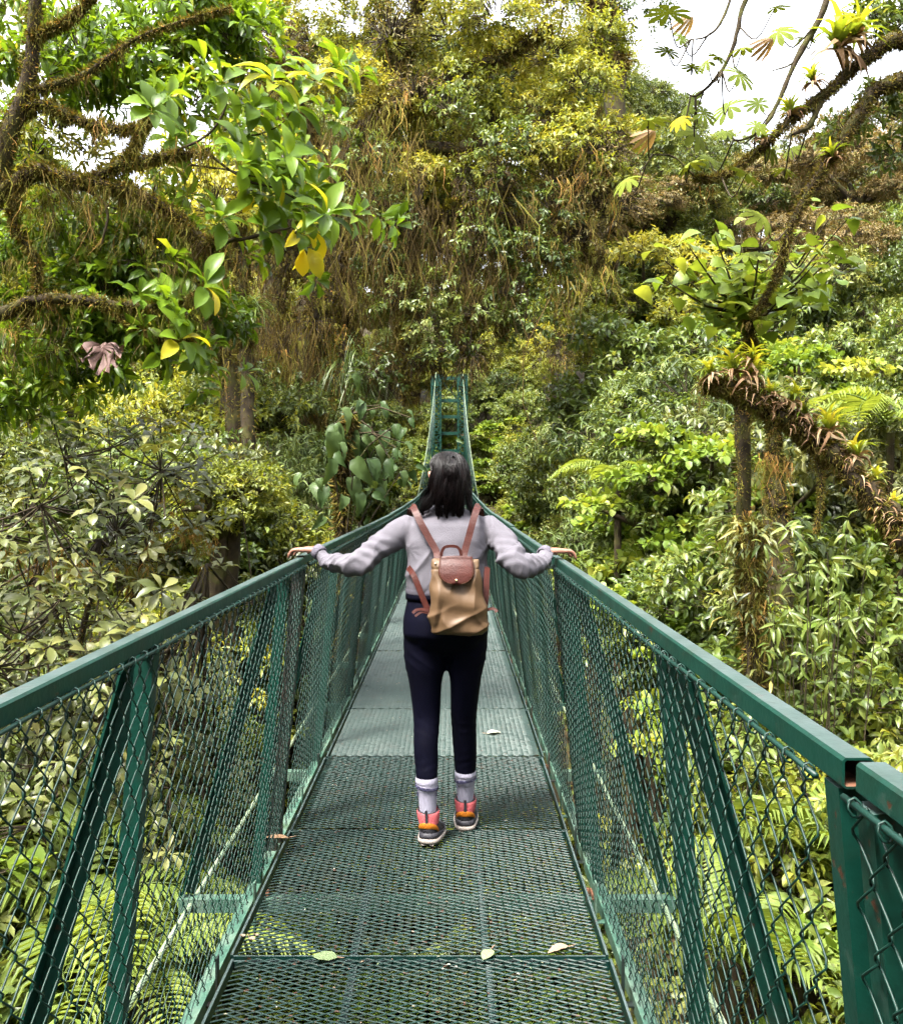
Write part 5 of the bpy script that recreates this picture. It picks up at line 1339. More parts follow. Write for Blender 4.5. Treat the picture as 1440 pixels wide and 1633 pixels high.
for k, (pts, rad) in enumerate(boughs):
    rad = [r_ * .72 for r_ in rad]
    C_, r_ = rough_limb(tr, rs, pts, rad, 18, 8, lump=.15)
    thick = max(rad) > .0145
    if thick:
        fuzz(ms, rs, C_, r_, 2000 if k in (0, 1, 4) else 1000, .040, .012, tint=.60, down=.6)
        hang(ms, rs, C_ if k else C_[8:], (360, 420, 120, 240, 360, 60, 0, 0, 0, 0, 0, 0, 300, 80, 110, 90, 90, 70)[k], (.22, .26, .12, .2, .25, .08, .1, .1, .1, .1, .1, .1, .2, .12, .24, .14, .14, .2)[k], .011, tint=.52, spread=.03, sway=.25)
cl_ = np.array([q(x, y) for x, y in [(60, 330), (90, 350), (140, 330), (190, 310), (215, 335), (250, 370), (280, 400), (300, 410), (330, 400), (30, 420), (50, 500), (100, 520), (20, 540), (150, 400)]])
hang(ms, rs, cl_, 420, .20, .012, tint=.45, spread=.05, sway=.2)
wt = [(245, 172, .0), (282, 222, .1), (268, 150, 0), (355, 132, 0), (405, 168, .05), (432, 192, .1), (470, 168, .05), (436, 122, -.1), (505, 118, -.1), (540, 98, -.2), (392, 262, .1), (432, 262, .1), (462, 248, .15), (402, 300, .2), (442, 322, .2), (482, 326, .2), (522, 338, .2), (480, 372, .2), (505, 356, .25), (300, 440, .1), (330, 455, .1), (268, 478, .15), (290, 540, .2), (312, 556, .25), (262, 566, .3), (230, 500, .2), (355, 345, .1), (425, 365, .15), (380, 225, 0), (460, 285, .1)]
tips = np.array([P(x, y, NY + rs.uniform(-.35, .35)) for x, y, _ in wt]); dirs = np.stack([np.full(len(wt), .7) + rs.normal(0, .3, len(wt)), -.45 + rs.normal(0, .35, len(wt)), .45 - 1.6 * np.array([d for *_, d in wt]) + rs.normal(0, .15, len(wt))], -1)
pp, dd, nn = whorls(rs, tips, dirs, 9, .12)
dt_ = tips[rs.randint(0, len(tips), 70)] + rs.normal(0, .16, (70, 3)) + np.array((0, .25, 0)); dp_, dd_, dn_ = whorls(rs, dt_, np.array((.5, -.3, .3)) + rs.normal(0, .4, (70, 3)), 8, .15)
sm.leaves(leaf8(.4, .32, .74, .44, .16, .08), dp_ - base, dd_, dn_, .145 * rs.uniform(.6, 1.2, len(dp_)), .06, tint=np.clip(rs.normal(.4, .2, len(dp_)), 0, .85))
tn = np.where(rs.rand(len(pp)) < .02, 5, rs.randint(0, 5, len(pp)))
xq = (pp[:, 0] - CAMX) / pp[:, 1] * FPX + 720; yq = 775 - (pp[:, 2] - CAMZ) / pp[:, 1] * FPX
tn = np.where((yq < 145) & (xq > 415) & (rs.rand(len(pp)) < .5), 6, tn); tn = np.where((np.abs(xq - 500) < 30) & (yq > 365) & (rs.rand(len(pp)) < .7), 5, tn)
big = leafset(lambda i: leafN(pr_obov if i % 2 else pr_oval, 7, .12 + .05 * i, .10, .02), LM['bright'], [.18, .3, .42, .5, .62, .97, .9])
leaf_objs(T2, big, pp, dd, nn, .185 * rs.uniform(.7, 1.2, len(pp)), .082 * rs.uniform(.8, 1.2, len(pp)), rs, pick=tn)
ybase = [P(x, y, 5.2) for x, y in [(485, 398), (500, 402), (492, 395)]]
leaf_objs(T2, big[5:6], np.array(ybase), np.array([(-.1, -.1, -1), (.25, -.2, -1), (.5, -.2, -.9)]), np.array([(0, -1, .1)] * 3), .14, .085, rs)
# smaller leaves of the same tree towards the trunk
C_ = np.array([q(x, y, NY + 1.2 * rs.rand() + .3) for x, y in [(20, 360), (60, 400), (110, 380), (30, 450), (90, 450), (150, 440), (10, 580), (60, 600), (120, 560), (180, 540), (20, 20), (90, 60), (150, 110), (180, 60), (240, 40), (60, 120), (300, 10), (350, 20), (190, 440), (0, 220), (130, 90), (60, 520), (-30, 500), (-20, 650), (40, 660), (230, 420), (260, 400), (200, 400), (170, 480), (210, 560), (100, 620), (160, 600), (330, 520), (120, 500), (0, 400), (240, 330), (20, 480), (200, 150), (260, 110), (320, 90), (380, 70), (150, 170), (300, 180), (220, 100), (340, 40), (400, 40)]])
foliage(sm, rs, C_, np.full(len(C_), .30), 30, 8, .11, .36, T_OVAL, mode='alt', up=.7, droop=.3, tint=.30, twig_r=.003)
C_ = np.array([q(x, y, NY + .3) for x, y in [(20, 120), (50, 250), (90, 210), (100, 320), (30, 330), (200, 340), (150, 250), (60, 470), (110, 560)]])
foliage(sm, rs, C_, np.full(len(C_), .22), 30, 8, .055, .35, T_SMALL, up=.3, droop=.5, tint=.5, twig_r=.003, mi=2)
tr.build('trunk', M['bark'], T2); ms.build('hanging_moss', LM['moss'], T2, 'stuff'); sm.build('small_leaves', [LM['bright'], M['twig'], LM['yellowgreen']], T2, 'stuff')
# dried umbrella leaf caught on its twigs
def palm_leaf(n=9, gap=.5, droop=.25, curlv=.15, w=.30, cut=.35):
    """umbrella leaf: n blades from one centre, joined near the stalk"""
    V = [(0, 0, 0)]; F = []
    rr = np.random.RandomState(n)
    for k in range(n):
        a = -math.pi + gap / 2 + (2 * math.pi - gap) * (k + .5) / n; L = .5 * (1.0 - .28 * abs(k - (n - 1) / 2) / (n / 2)) * rr.uniform(.92, 1.06)
        da = (2 * math.pi - gap) / n
        ca, sa = math.cos(a), math.sin(a)
        b0 = len(V)
        tg = math.tan(da / 2)
        for t, hw in ((.16, tg * .16), (.42, tg * .40), (.70, tg * .56 * w / .3), (.90, tg * .40 * w / .3), (1.0, .006)):
            z = -droop * t * t + .02
            V += [(ca * L * t - sa * hw * L, sa * L * t + ca * hw * L, z * .5 + curlv * hw * .3), (ca * L * t, sa * L * t, z * .5), (ca * L * t + sa * hw * L, sa * L * t - ca * hw * L, z * .5 + curlv * hw * .3)]
        F += [(0, b0 + 1, b0), (0, b0 + 2, b0 + 1)]
        for i in range(4):
            a_ = b0 + i * 3
            F += [(a_, a_+1, a_+4), (a_, a_+4, a_+3), (a_+1, a_+2, a_+5), (a_+1, a_+5, a_+4)]
    return np.array(V), np.array(F)
M['dead'] = leafmat('dried_umbrella_leaf', [(0, (.05, .028, .024)), (.5, (.11, .065, .055)), (1, (.18, .12, .10))], .7, .15, spread=.0, tboost=1)
mb = MB(); V, F = palm_leaf(8, 3.4, .5, .9); V = V @ np.array([[0, 0, -1], [0, .75, 0], [-1, 0, 0]], float).T; V = V * [1, 1, 1]
mb.add(V * .42 + .02 * np.sin(V[:, [1, 2, 0]] * 31), F, tint=np.clip(.5 + .3 * np.sin(np.arange(len(V)) * 2.1), 0, 1)); 
o = mb.build('dried_leaf', M['dead']); o.location = P(168, 545, 5.1); o.rotation_euler = (0, 0, R(-80)); tag(o, 'crumpled purple-brown dead umbrella leaf hanging under the large-leaved tree', 'leaf')

# ---- 3. olive shrub left of the bridge, whorls of pale leaves
rs = np.random.RandomState(31)
OY = 6.6
base = np.array((-3.6, 7.2, 0.)); base[2] = float(ground(base[0], base[1])) - .2
T3 = empty('olive_shrub', base); tag(T3, 'large shrub with pale olive whorled leaves behind the left railing', 'shrub')
tr = MB(); sm = MB(); ms = MB()
tips = []; dirs = []
lim = lambda x: np.interp(x, [-160, 0, 100, 200, 300, 360, 420, 470], [760, 740, 660, 640, 650, 700, 800, 880])
while len(tips) < 720:
    x = rs.uniform(-200, 450); y = rs.uniform(620, 1500); Y_ = OY + rs.uniform(-1.3, 1.0)
    if y < lim(x) + rs.uniform(0, 40): continue
    p = P(x, y, Y_)
    if p[0] > -1.55 or p[2] < -3.2: continue
    tips.append(p); c = P(150, 1000, OY + .6); dirs.append(nz(p - c) * .5 + np.array((.10, -.12, .95)))
tips = np.array(tips); dirs = np.array(dirs) + rs.normal(0, .34, (len(tips), 3))
vis = 775 - (tips[:, 2] - CAMZ) / tips[:, 1] * FPX
near = np.argsort(tips[:, 1] + (vis > 1080) * 5)[:37]; rest = np.setdiff1d(np.arange(len(tips)), near)
ol = leafset(lambda i: leafN(pr_obov, 6, .10 + .05 * i, .08, .03), LM['olive'], [.2, .4, .55, .68, .82, .48])
pp, dd, nn = whorls(rs, tips[near], dirs[near], 8, .22, (.1, .5))
leaf_objs(T3, ol, pp, dd, nn, .125 * rs.uniform(.6, 1.25, len(pp)), .054 * rs.uniform(.8, 1.2, len(pp)), rs)
pp, dd, nn = whorls(rs, tips[rest], dirs[rest], 8, .22, (.1, .5)); tw = np.tile(rs.normal(.52, .17, len(rest)), 8)
sm.leaves(leaf8(.4, .3, .74, .47, .16, .07), pp - base, dd, nn, .120 * rs.uniform(.55, 1.3, len(pp)), .053 * rs.uniform(.75, 1.2, len(pp)), tint=np.clip(tw + rs.normal(0, .12, len(pp)), 0, 1))
stems_ = [P(60, 900, OY + .6), P(160, 860, OY + .5), P(250, 800, OY + .4), P(330, 900, OY + .4), P(-60, 960, OY + .6)]
for s_ in stems_:
    C_, r_ = rough_limb(tr, rs, [(0, 0, 0), (s_ - base) * .55 + rs.normal(0, .12, 3), s_ - base], [.05, .035, .018], 12, 7)
    fuzz(ms, rs, C_, r_, 500, .06, .016, tint=.7)
nodes = tips[rs.permutation(len(tips))[:70]] + np.array((0, .15, -.22)); st_a = np.array(stems_)
ns = np.argmin(np.linalg.norm(nodes[:, None] - st_a[None], axis=2), axis=1); A_ = st_a[ns] - base; B_ = nodes - base
tr.tubes(np.stack([A_, (A_ + B_) / 2 + (0, .05, -.10), B_], 1), np.repeat(np.array([[.012, .009, .006]]), len(nodes), 0), 5, cap=False)
ns = np.argmin(np.linalg.norm(tips[:, None] - nodes[None], axis=2), axis=1); A_ = nodes[ns] - base; B_ = tips - base
tr.tubes(np.stack([A_, (A_ + B_) / 2 + (0, .02, -.04), B_], 1), np.repeat(np.array([[.006, .005, .0035]]), len(tips), 0), 4, cap=False)
mc = np.array([P(x, y, OY - .2) - base for x, y in [(60, 890), (120, 900), (200, 920), (230, 900), (300, 840), (250, 860), (330, 870), (20, 880), (180, 1000), (280, 780)]])
hang(ms, rs, mc, 900, .16, .014, tint=.78, spread=.06, sway=.3)
tr.build('trunk', M['twig'], T3); sm.build('crown', LM['olive'], T3, 'stuff'); ms.build('moss_tufts', LM['moss'], T3, 'stuff')

# ---- 4. round-leaved bright shrub tree on the right
rs = np.random.RandomState(37)
RY = 9.2
base = P(1195, 900, RY); base[2] = float(ground(base[0], base[1])) - .2
T4 = empty('round_leaved_tree', base); tag(T4, 'slender bright green tree with big round leaves above the bromeliad limb', 'tree')
tr = MB(); tips = []; dirs = []
fork = P(1195, 500, RY)
C_, r_ = rough_limb(tr, rs, [(0, 0, 0), P(1185, 760, RY) - base, P(1200, 600, RY) - base, fork - base], [.09, .07, .055, .04], 16, 8)
ms = MB(); fuzz(ms, rs, C_, r_, 1200, .07, .02, tint=.75)
for x, y in [(1060, 415), (1100, 395), (1085, 455), (1140, 375), (1130, 440), (1180, 400), (1165, 470), (1215, 365), (1240, 420), (1275, 370), (1300, 420), (1325, 345), (1345, 395), (1350, 350), (1250, 470), (1210, 455), (1290, 455), (1110, 480), (1050, 440), (1180, 350), (1335, 450)]:
    e = P(x, y, RY + rs.uniform(-.8, .8)); m_ = (fork + e) / 2 + (0, 0, -.10)
    tr.tubes([fork - base, m_ - base, e - base], np.array([.018, .012, .005]), 5, cap=False)
    for t in np.linspace(.3, 1, 14):
        a = rs.uniform(0, 6.28); p = fork * (1 - t) ** 2 + 2 * m_ * t * (1 - t) + e * t * t + rs.normal(0, .11, 3)
        tips.append(p); dirs.append((math.cos(a), math.sin(a) - .3, -.25 + rs.normal(0, .25)))
tips = np.array(tips); dirs = np.array(dirs); k_ = rs.permutation(len(tips)); tips, dirs = tips[k_], dirs[k_]
rl = leafset(lambda i: leafN(pr_heart, 6, .12 + .05 * i, .08, .02), LM['lime'], [.3, .45, .55, .65, .8])
leaf_objs(T4, rl, tips, dirs, np.array((0, -.25, 1.0)) + rs.normal(0, .35, (len(tips), 3)), .205 * rs.uniform(.6, 1.15, len(tips)), .185 * rs.uniform(.6, 1.15, len(tips)), rs)
tr.build('trunk', M['bark'], T4); ms.build('moss_tufts', LM['moss'], T4, 'stuff')

# ---- 5. cecropia boughs reaching in from the right
rs = np.random.RandomState(41)
CY = 8.0
base = np.array((7.2, 8.6, 0.)); base[2] = float(ground(base[0], base[1])) - .2
T5 = empty('umbrella_leaf_tree', base); tag(T5, 'tree with umbrella-shaped leaves and mossy boughs reaching across the sky', 'tree')
def q(x, y, Y=CY): return P(x, y, Y) - base
tr = MB(); ms = MB()
boughs = [([(0, 0, 0), q(1980, 700), q(1750, 350), q(1560, 150), q(1500, 100)], [.24, .2, .17, .13, .11]),
          ([q(1500, 100), q(1440, 62), q(1385, 90), q(1320, 145), q(1260, 190), q(1200, 248), q(1150, 280), q(1105, 284)], [.065, .058, .050, .040, .030, .022, .016, .007]),
          ([q(1500, 100), q(1440, 125), q(1390, 150), q(1335, 235), q(1290, 300), q(1255, 380), q(1240, 440), q(1200, 505)], [.07, .062, .054, .042, .034, .026, .018, .009]),
          ([q(1330, -30), q(1300, 40), q(1270, 95), q(1240, 165), q(1215, 205), q(1185, 222), q(1170, 222)], [.03, .027, .024, .019, .014, .010, .007]),
          ([q(1195, -30), q(1180, 30), q(1165, 85), q(1140, 125), q(1110, 152), q(1095, 148)], [.022, .020, .017, .014, .010, .005]),
          ([q(1170, -20), q(1150, 35), q(1125, 58), q(1102, 62)], [.014, .011, .008, .005]),
          ([q(1270, 95), q(1255, 105), q(1232, 112)], [.010, .008, .005]),
          ([q(1040, 248), q(1020, 275)], [.006, .004]),
          ([q(1110, 284), q(1075, 250), q(1040, 246)], [.010, .008, .006]),
          ([q(1310, 160), q(1290, 200), q(1262, 215)], [.03, .024, .008])]
bpaths = []
for k, (pts, rad) in enumerate(boughs):
    C_, r_ = rough_limb(tr, rs, pts, rad, 22, 8, lump=.16)
    if max(rad) <= .04: bpaths.append(C_)
    if max(rad) > .04:
        fuzz(ms, rs, C_, r_, 2400, .05, .018, tint=.45, down=.5); bpaths.append(C_)
        hang(ms, rs, C_[5:], 260 if k else 90, .16, .014, tint=.42, spread=.04, sway=.3)
tf = MB(); foliage(tf, rs, np.array([q(x, y, CY + .4) for x, y in [(1400, 25), (1440, 40), (1395, 170), (1440, 190), (1375, 40), (1430, 250), (1350, 215)]]), np.full(7, .26), 26, 8, .09, .36, T_OVAL, tint=.5, twig_r=.004)
tf.build('small_leaves', [LM['midgreen'], M['twig']], T5, 'stuff')
tr.build('trunk', M['bark'], T5); ms.build('moss_tufts', LM['moss'], T5, 'stuff')
LMU = leafmat('umbrella_leaf', [(0, (.035, .055, .009)), (.4, (.075, .10, .014)), (.7, (.12, .145, .018)), (.9, (.26, .25, .02)), (1, (.40, .30, .015))], .7, .22, .06, tboost=1.0, spread=0)
um = []
for i, t in enumerate([.3, .45, .55, .65, .98]):
    V, F = palm_leaf(9 + i % 2, .55, .14 + .08 * i); mb = MB(); mb.add(V, F, tint=np.clip(t + .06 * np.sin(np.arange(len(V)) * 1.3), 0, 1)); um.append(mb.mesh('leaf', LMU))
folded = []
V, F = palm_leaf(8, 2.4, 1.5, .5); mb = MB(); mb.add(V, F, tint=.6); folded.append(mb.mesh('dead_leaf', LM['straw']))
ul = [(1034, 192, 78), (1002, 285, 72), (1087, 188, 48), (1110, 214, 76), (1098, 165, 60), (1178, 118, 66), (1064, 82, 52), (1066, 22, 84), (1162, 170, 78), (1105, 108, 46), (1128, 98, 44), (1190, 277, 66), (1228, 238, 56), (1216, 345, 70), (1190, 405, 62), (1240, 50, 66), (1236, 12, 50), (1184, 76, 50), (1100, 262, 60), (1130, 255, 50), (1262, 238, 46), (1210, 165, 50), (1205, 200, 44), (1295, 395, 60), (1145, 90, 44), (1086, 60, 40), (1120, 180, 54), (1250, 270, 48), (1158, 210, 50), (1285, 60, 46)]
for i, (x, y, s_) in enumerate(ul):
    if not s_: continue
    p = P(x, y, CY + rs.uniform(-.5, .5)); Ls = s_ * CY / FPX * 1.08
    dv = nz(np.array((rs.normal(0, 1), rs.normal(0, 1), 0))); nn = nz(np.array((rs.normal(0, .4), -.95 + rs.normal(0, .3), .65 + rs.normal(0, .2))))
    leaf_objs(T5, um, p[None], dv[None], nn[None], Ls, Ls, rs, pick=[4 if i == 2 else rs.randint(4)])
    allp = np.concatenate(bpaths) + base; e = allp[np.argmin(np.linalg.norm(allp - p, axis=1) + np.where(allp[:, 2] > p[2], .0, .15))]
    st = MB(); m_ = p * .55 + e * .45 + np.array((0, .05, -.12 - .1 * np.linalg.norm(e - p))); st.tubes(spline([p - base, m_ - base, e - base], 9), np.linspace(.0045, .008, 9), 5); st.build('leaf_stalk', M['twig'], T5)
for x, y, s_ in [(1041, 222, 50), (1230, 75, 46), (1102, 40, 44)]:
    p = P(x, y - 14, CY); L_ = s_ * CY / FPX * 1.05
    leaf_objs(T5, folded, p[None], np.array([(0, 0, -1.0)]), np.array([(.3, -1.0, 0)]), L_, L_, rs, name='dead_leaf')
for k, (x, y, s_) in enumerate([(1335, 78, .55), (1298, 130, .26), (1262, 180, .22), (1365, 60, .35), (1330, 250, .22), (1215, 222, .18)]):
    bromeliad(P(x, y, CY - .05), s_, 'green bromeliad perched on the skyward mossy bough, %s largest of its row' % ORD[[0, 2, 3, 1, 4, 5][k]], 'bromeliads on the umbrella-leaf boughs', k)

# ---- 6. mossy limb with bromeliads crossing the right slope
rs = np.random.RandomState(43)
BYD = 8.6
base = P(1236, 1000, BYD); base[2] = float(ground(base[0], base[1])) - .2
T6 = empty('mossy_leaning_tree', base); tag(T6, 'leaning tree whose thick mossy limb carries a row of bromeliads', 'tree')
def q(x, y, Y=BYD): return P(x, y, Y) - base
tr = MB(); ms = MB(); dl = MB()
boughs = [([q(1560, 980, 8.2), q(1470, 880, 8.3), q(1420, 830, 8.4), q(1350, 745, 8.5), q(1290, 695), q(1225, 650), q(1165, 622), q(1120, 612)], [.115, .11, .105, .10, .09, .085, .07, .02]),
          ([(0, 0, 0), q(1240, 900), q(1236, 800), q(1234, 700), q(1228, 655)], [.14, .11, .09, .055, .05]),
          ([q(1300, 700), q(1310, 780), q(1300, 850)], [.03, .02, .012]),
          ([q(1176, 625), q(1174, 700), q(1182, 790)], [.014, .012, .006])]
for k, (pts, rad) in enumerate(boughs):
    C_, r_ = rough_limb(tr, rs, pts, rad, 34, 10, lump=.22)
    fuzz(ms, rs, C_, r_, (4200, 2200, 500, 200)[k], (.075, .05, .04, .03)[k], .028, tint=.5 if k == 0 else .55, down=.7)
    hang(ms, rs, C_, (420, 110, 50, 30)[k], (.26, .14, .12, .1)[k], .016, tint=.42, spread=.06, sway=.25)
    if k == 0:
        top = C_[2:-6] + np.array((0, -.05, .06)); n = 300; i_ = rs.randint(0, len(top), n); a = rs.uniform(0, 6.28, n)
        dl.leaves(T_STRAP, top[i_] + rs.normal(0, .06, (n, 3)), np.stack([np.cos(a), np.sin(a) - .5, rs.uniform(-1.1, .35, n)], -1), np.array((0, -.3, 1.0)) + rs.normal(0, .3, (n, 3)), .17 * rs.uniform(.5, 1.3, n), .016, tint=np.clip(rs.normal(.42, .25, n), 0, 1))
hang(ms, rs, np.array([q(1234, 735), q(1238, 745), q(1230, 740)]), 350, .2, .02, tint=.85, spread=.05, sway=.08)
tr.build('trunk', M['bark'], T6); ms.build('moss_tufts', LM['moss'], T6, 'stuff'); dl.build('dead_leaves', LM['straw'], T6, 'stuff')
for k, (x, y, s_) in enumerate([(1135, 598, .30), (1172, 592, .34), (1198, 600, .34), (1232, 630, .24), (1262, 640, .33), (1285, 660, .26), (1322, 688, .36), (1368, 728, .34), (1392, 770, .28), (1425, 818, .34), (1195, 575, .26)]):
    bromeliad(P(x, y, BYD - .1), s_, 'yellow-green bromeliad on the thick mossy limb, %s from its upper end' % ORD[k], 'bromeliads on the mossy limb', k + 1)

# ---- 7. vine-clad trunk on the right behind the rail
rs = np.random.RandomState(47)
VY = 7.6
base = P(1208, 1300, VY); base[2] = float(ground(base[0], base[1])) - .2
T7 = empty('vine_clad_trunk', base); tag(T7, 'broken mossy trunk wrapped in pale leafy vines behind the right rail', 'tree')
tr = MB(); ms = MB(); vl = MB()
C_, r_ = rough_limb(tr, rs, [(0, 0, 0), P(1205, 1090, VY) - base, P(1198, 960, VY) - base, P(1195, 870, VY) - base, P(1200, 835, VY) - base], [.10, .085, .075, .06, .03], 24, 9, lump=.2)
fuzz(ms, rs, C_, r_, 3200, .09, .022, tint=.45, down=.9); hang(ms, rs, C_[8:], 900, .28, .018, tint=.5, spread=.08)
n = 420; i_ = rs.randint(4, len(C_), n); a = rs.uniform(0, 6.28, n); o_ = np.stack([np.cos(a), np.sin(a), np.zeros(n)], -1)
vl.leaves(T_LANCE, C_[i_] + o_ * rs.uniform(.04, .30, n)[:, None] + rs.normal(0, .05, (n, 3)), o_ + np.array((0, 0, -.3)) + rs.normal(0, .4, (n, 3)), np.array((0, 0, 1.0)) + rs.normal(0, .4, (n, 3)), .15 * rs.uniform(.5, 1.3, n), .036, tint=np.clip(rs.normal(.5, .25, n), 0, 1))
tr.build('trunk', M['bark'], T7); ms.build('moss_tufts', LM['moss'], T7, 'stuff'); vl.build('vine_leaves', LM['olive'], T7, 'stuff')

# ---- 8. narrow-leaved plant hanging beside it
rs = np.random.RandomState(53)
LYD = 7.0
base = P(1300, 1300, LYD); base[2] = float(ground(base[0], base[1])) - .2
T8 = empty('narrow_leaved_shrub', base); tag(T8, 'shrub with drooping narrow grey-green leaves below the bromeliad limb', 'shrub')
tr = MB(); tips = []; dirs = []
for x, y in [(1240, 860), (1280, 850), (1320, 880), (1260, 920), (1300, 940), (1340, 950), (1250, 980), (1290, 1000), (1330, 1020), (1370, 1000), (1275, 1060), (1320, 1080), (1240, 1040), (1380, 900), (1400, 960), (1225, 910), (1360, 1060), (1310, 910), (1265, 1010), (1350, 860), (1300, 1040), (1290, 890), (1335, 990)]:
    e = P(x, y, LYD + rs.uniform(-.4, .5)); m_ = (base + e) / 2 + (rs.normal(0, .1), .2, .2)
    tr.tubes([(0, 0, 0), m_ - base, e - base], np.array([.010, .006, .003]), 5, cap=False)
    for j in range(3): tips.append(e + rs.normal(0, .09, 3)); dirs.append((rs.normal(0, .6), -.5 + rs.normal(0, .3), -.2 + rs.normal(0, .3)))
pp, dd, nn = whorls(rs, tips, dirs, 4, .7, (.4, .9), .5)
ll = leafset(lambda i: leafN(pr_oval, 6, .18 + .06 * i, .06), LM['midgreen'], [.3, .42, .52, .62, .75])
leaf_objs(T8, ll, pp, dd, nn, .13 * rs.uniform(.7, 1.25, len(pp)), .030 * rs.uniform(.8, 1.2, len(pp)), rs)
tr.build('stems', M['twig'], T8)

# ---- 9. giant-leaved climber by the left of the walkway
rs = np.random.RandomState(59)
PYD = 13.0
base = P(560, 980, PYD); base[2] = float(ground(base[0], base[1])) - .2
T9 = empty('giant_leaved_climber', base); tag(T9, 'climber with huge heart-shaped blue-green leaves left of the walkway', 'plant')
tr = MB(); C_, r_ = rough_limb(tr, rs, [(0, 0, 0), P(545, 800, PYD) - base, P(560, 660, PYD) - base], [.09, .06, .03], 14, 8)
ms = MB(); fuzz(ms, rs, C_, r_, 2500, .16, .04, tint=.4, down=.9); ms.build('moss_tufts', LM['moss'], T9, 'stuff')
gl = leafset(lambda i: leafN(pr_heart, 8, .15 + .12 * i, .16, .10), LM['giant'], [.3, .5, .7, .9])
spec = [(535, 690, .95, .35), (552, 730, 1.0, .55), (580, 690, .8, .2), (612, 700, .6, .3), (590, 745, .7, .5), (622, 745, .55, .6), (560, 775, .75, .3), (600, 790, .6, .7), (640, 765, .45, .5), (528, 745, .7, -.1), (610, 660, .4, .2), (632, 690, .4, .4), (575, 655, .5, .1), (645, 720, .4, .5), (655, 680, .3, .2), (520, 790, .6, -.3), (585, 720, .65, .25), (560, 700, .7, .0), (545, 665, .6, .3), (598, 765, .5, .2), (572, 800, .6, .4), (615, 780, .5, .1), (540, 775, .6, .2), (566, 745, .8, .6), (600, 725, .5, .6), (632, 728, .35, .1), (525, 715, .7, .4)]
for x, y, s_, lean_ in spec:
    p = P(x, y - 14, PYD + rs.uniform(-.5, .5)); d = np.array((lean_ * .8 + rs.normal(0, .25), -.25, -1.0)); nn = np.array((rs.normal(.1, .5), -.8, .7 + rs.normal(0, .25)))
    leaf_objs(T9, gl, p[None], d[None], nn[None], s_ * .56, s_ * .30, rs)
    for j_ in range(2):
        p2 = p + rs.normal(0, .28, 3) + np.array((0, .15, -.05)); leaf_objs(T9, gl, p2[None], (d + rs.normal(0, .45, 3))[None], (nn + rs.normal(0, .4, 3))[None], s_ * rs.uniform(.3, .5), s_ * rs.uniform(.16, .26), rs)
    a_ = C_[rs.randint(5, len(C_))]; tr.tubes([a_, (a_ + p - base) / 2 + (0, 0, .12), p - base], np.array([.016, .012, .008]), 5, cap=False)
tr.build('stem', M['bark'], T9)

# ---- 10. slim mossy trunks on the left, behind the glossy tree
rs = np.random.RandomState(61)
for k, (pts, rad, lab) in enumerate([([(392, 1000), (395, 640), (388, 520), (384, 410), (380, 300)], .12, 'straight dark slim trunk, tallest of three behind the glossy-leaved tree'),
                                     ([(372, 1000), (372, 640), (345, 560), (325, 480), (300, 400)], .14, 'crooked mossy trunk bending left behind the glossy-leaved tree'),
                                     ([(352, 1000), (358, 650), (360, 520), (352, 430), (350, 330)], .08, 'thinnest pale trunk of three behind the glossy-leaved tree')]):
    Y_ = 15 + k; b_ = P(*pts[0], Y_); b_[2] = float(ground(b_[0], b_[1])) - .2
    t = empty('slim_tree', b_); tag(t, lab, 'tree', 'slim trunks on the left'); tr = MB(); ms = MB(); cw = MB()
    C_, r_ = rough_limb(tr, rs, [(0, 0, 0)] + [P(x, y, Y_) - b_ for x, y in pts[1:]], [rad * 1.3, rad, rad * .95, rad * .8, rad * .5], 26, 8, lump=.14)
    fuzz(ms, rs, C_, r_, 1600, .12, .03, tint=.45, down=.8); hang(ms, rs, C_[10:], 300, .5, .03, spread=.1)
    e = C_[-1]; foliage(cw, rs, np.array([e, e + (.8, .2, .3), e + (-.9, 0, .2), e + (0, .6, .8), e + (-.3, -.5, -.5)]), np.full(5, .75), 34, 9, .16, .42, T_OVAL, tint=.55)
    tr.build('trunk', M['bark'], t); ms.build('moss_tufts', LM['moss'], t, 'stuff'); cw.build('crown', [LM['yellowgreen'], M['twig']], t, 'stuff')
    if k == 0:
        n = 160; a = rs.uniform(0, 6.28, n); tu = MB(); c0 = P(392, 500, 14.9)
        tu.leaves(T_STRAP, np.zeros((n, 3)) + rs.normal(0, .05, (n, 3)), np.stack([np.cos(a), np.sin(a), rs.uniform(-.4, .9, n)], -1), np.array((0, 0, 1.0)) + rs.normal(0, .2, (n, 3)), .75 * rs.uniform(.5, 1.2, n), .03, tint=np.clip(rs.normal(.45, .2, n), 0, 1))
        o = tu.build('epiphyte_tuft', LM['midgreen']); o.location = c0; tag(o, 'grassy green epiphyte tuft clinging to the straight slim trunk', 'plant')
# hanging sedge clump on the big mossy trunk
n = 420; tu = MB(); a = rs.uniform(0, 6.28, n)
tu.leaves(strap(6, 1.5), rs.normal(0, .22, (n, 3)) * [1.3, .6, 1.2], np.stack([np.cos(a) * .6, np.sin(a) * .6 - .3, rs.uniform(-.9, .4, n)], -1), np.array((0, 0, 1.0)) + rs.normal(0, .2, (n, 3)), 1.0 * rs.uniform(.5, 1.2, n), .02, tint=np.clip(rs.normal(.4, .2, n), 0, 1))
o = tu.build('hanging_sedge', LM['midgreen']); o.location = P(562, 585, 20.6); tag(o, 'drooping green sedge clump on the lower mossy trunk left of the tower', 'plant')

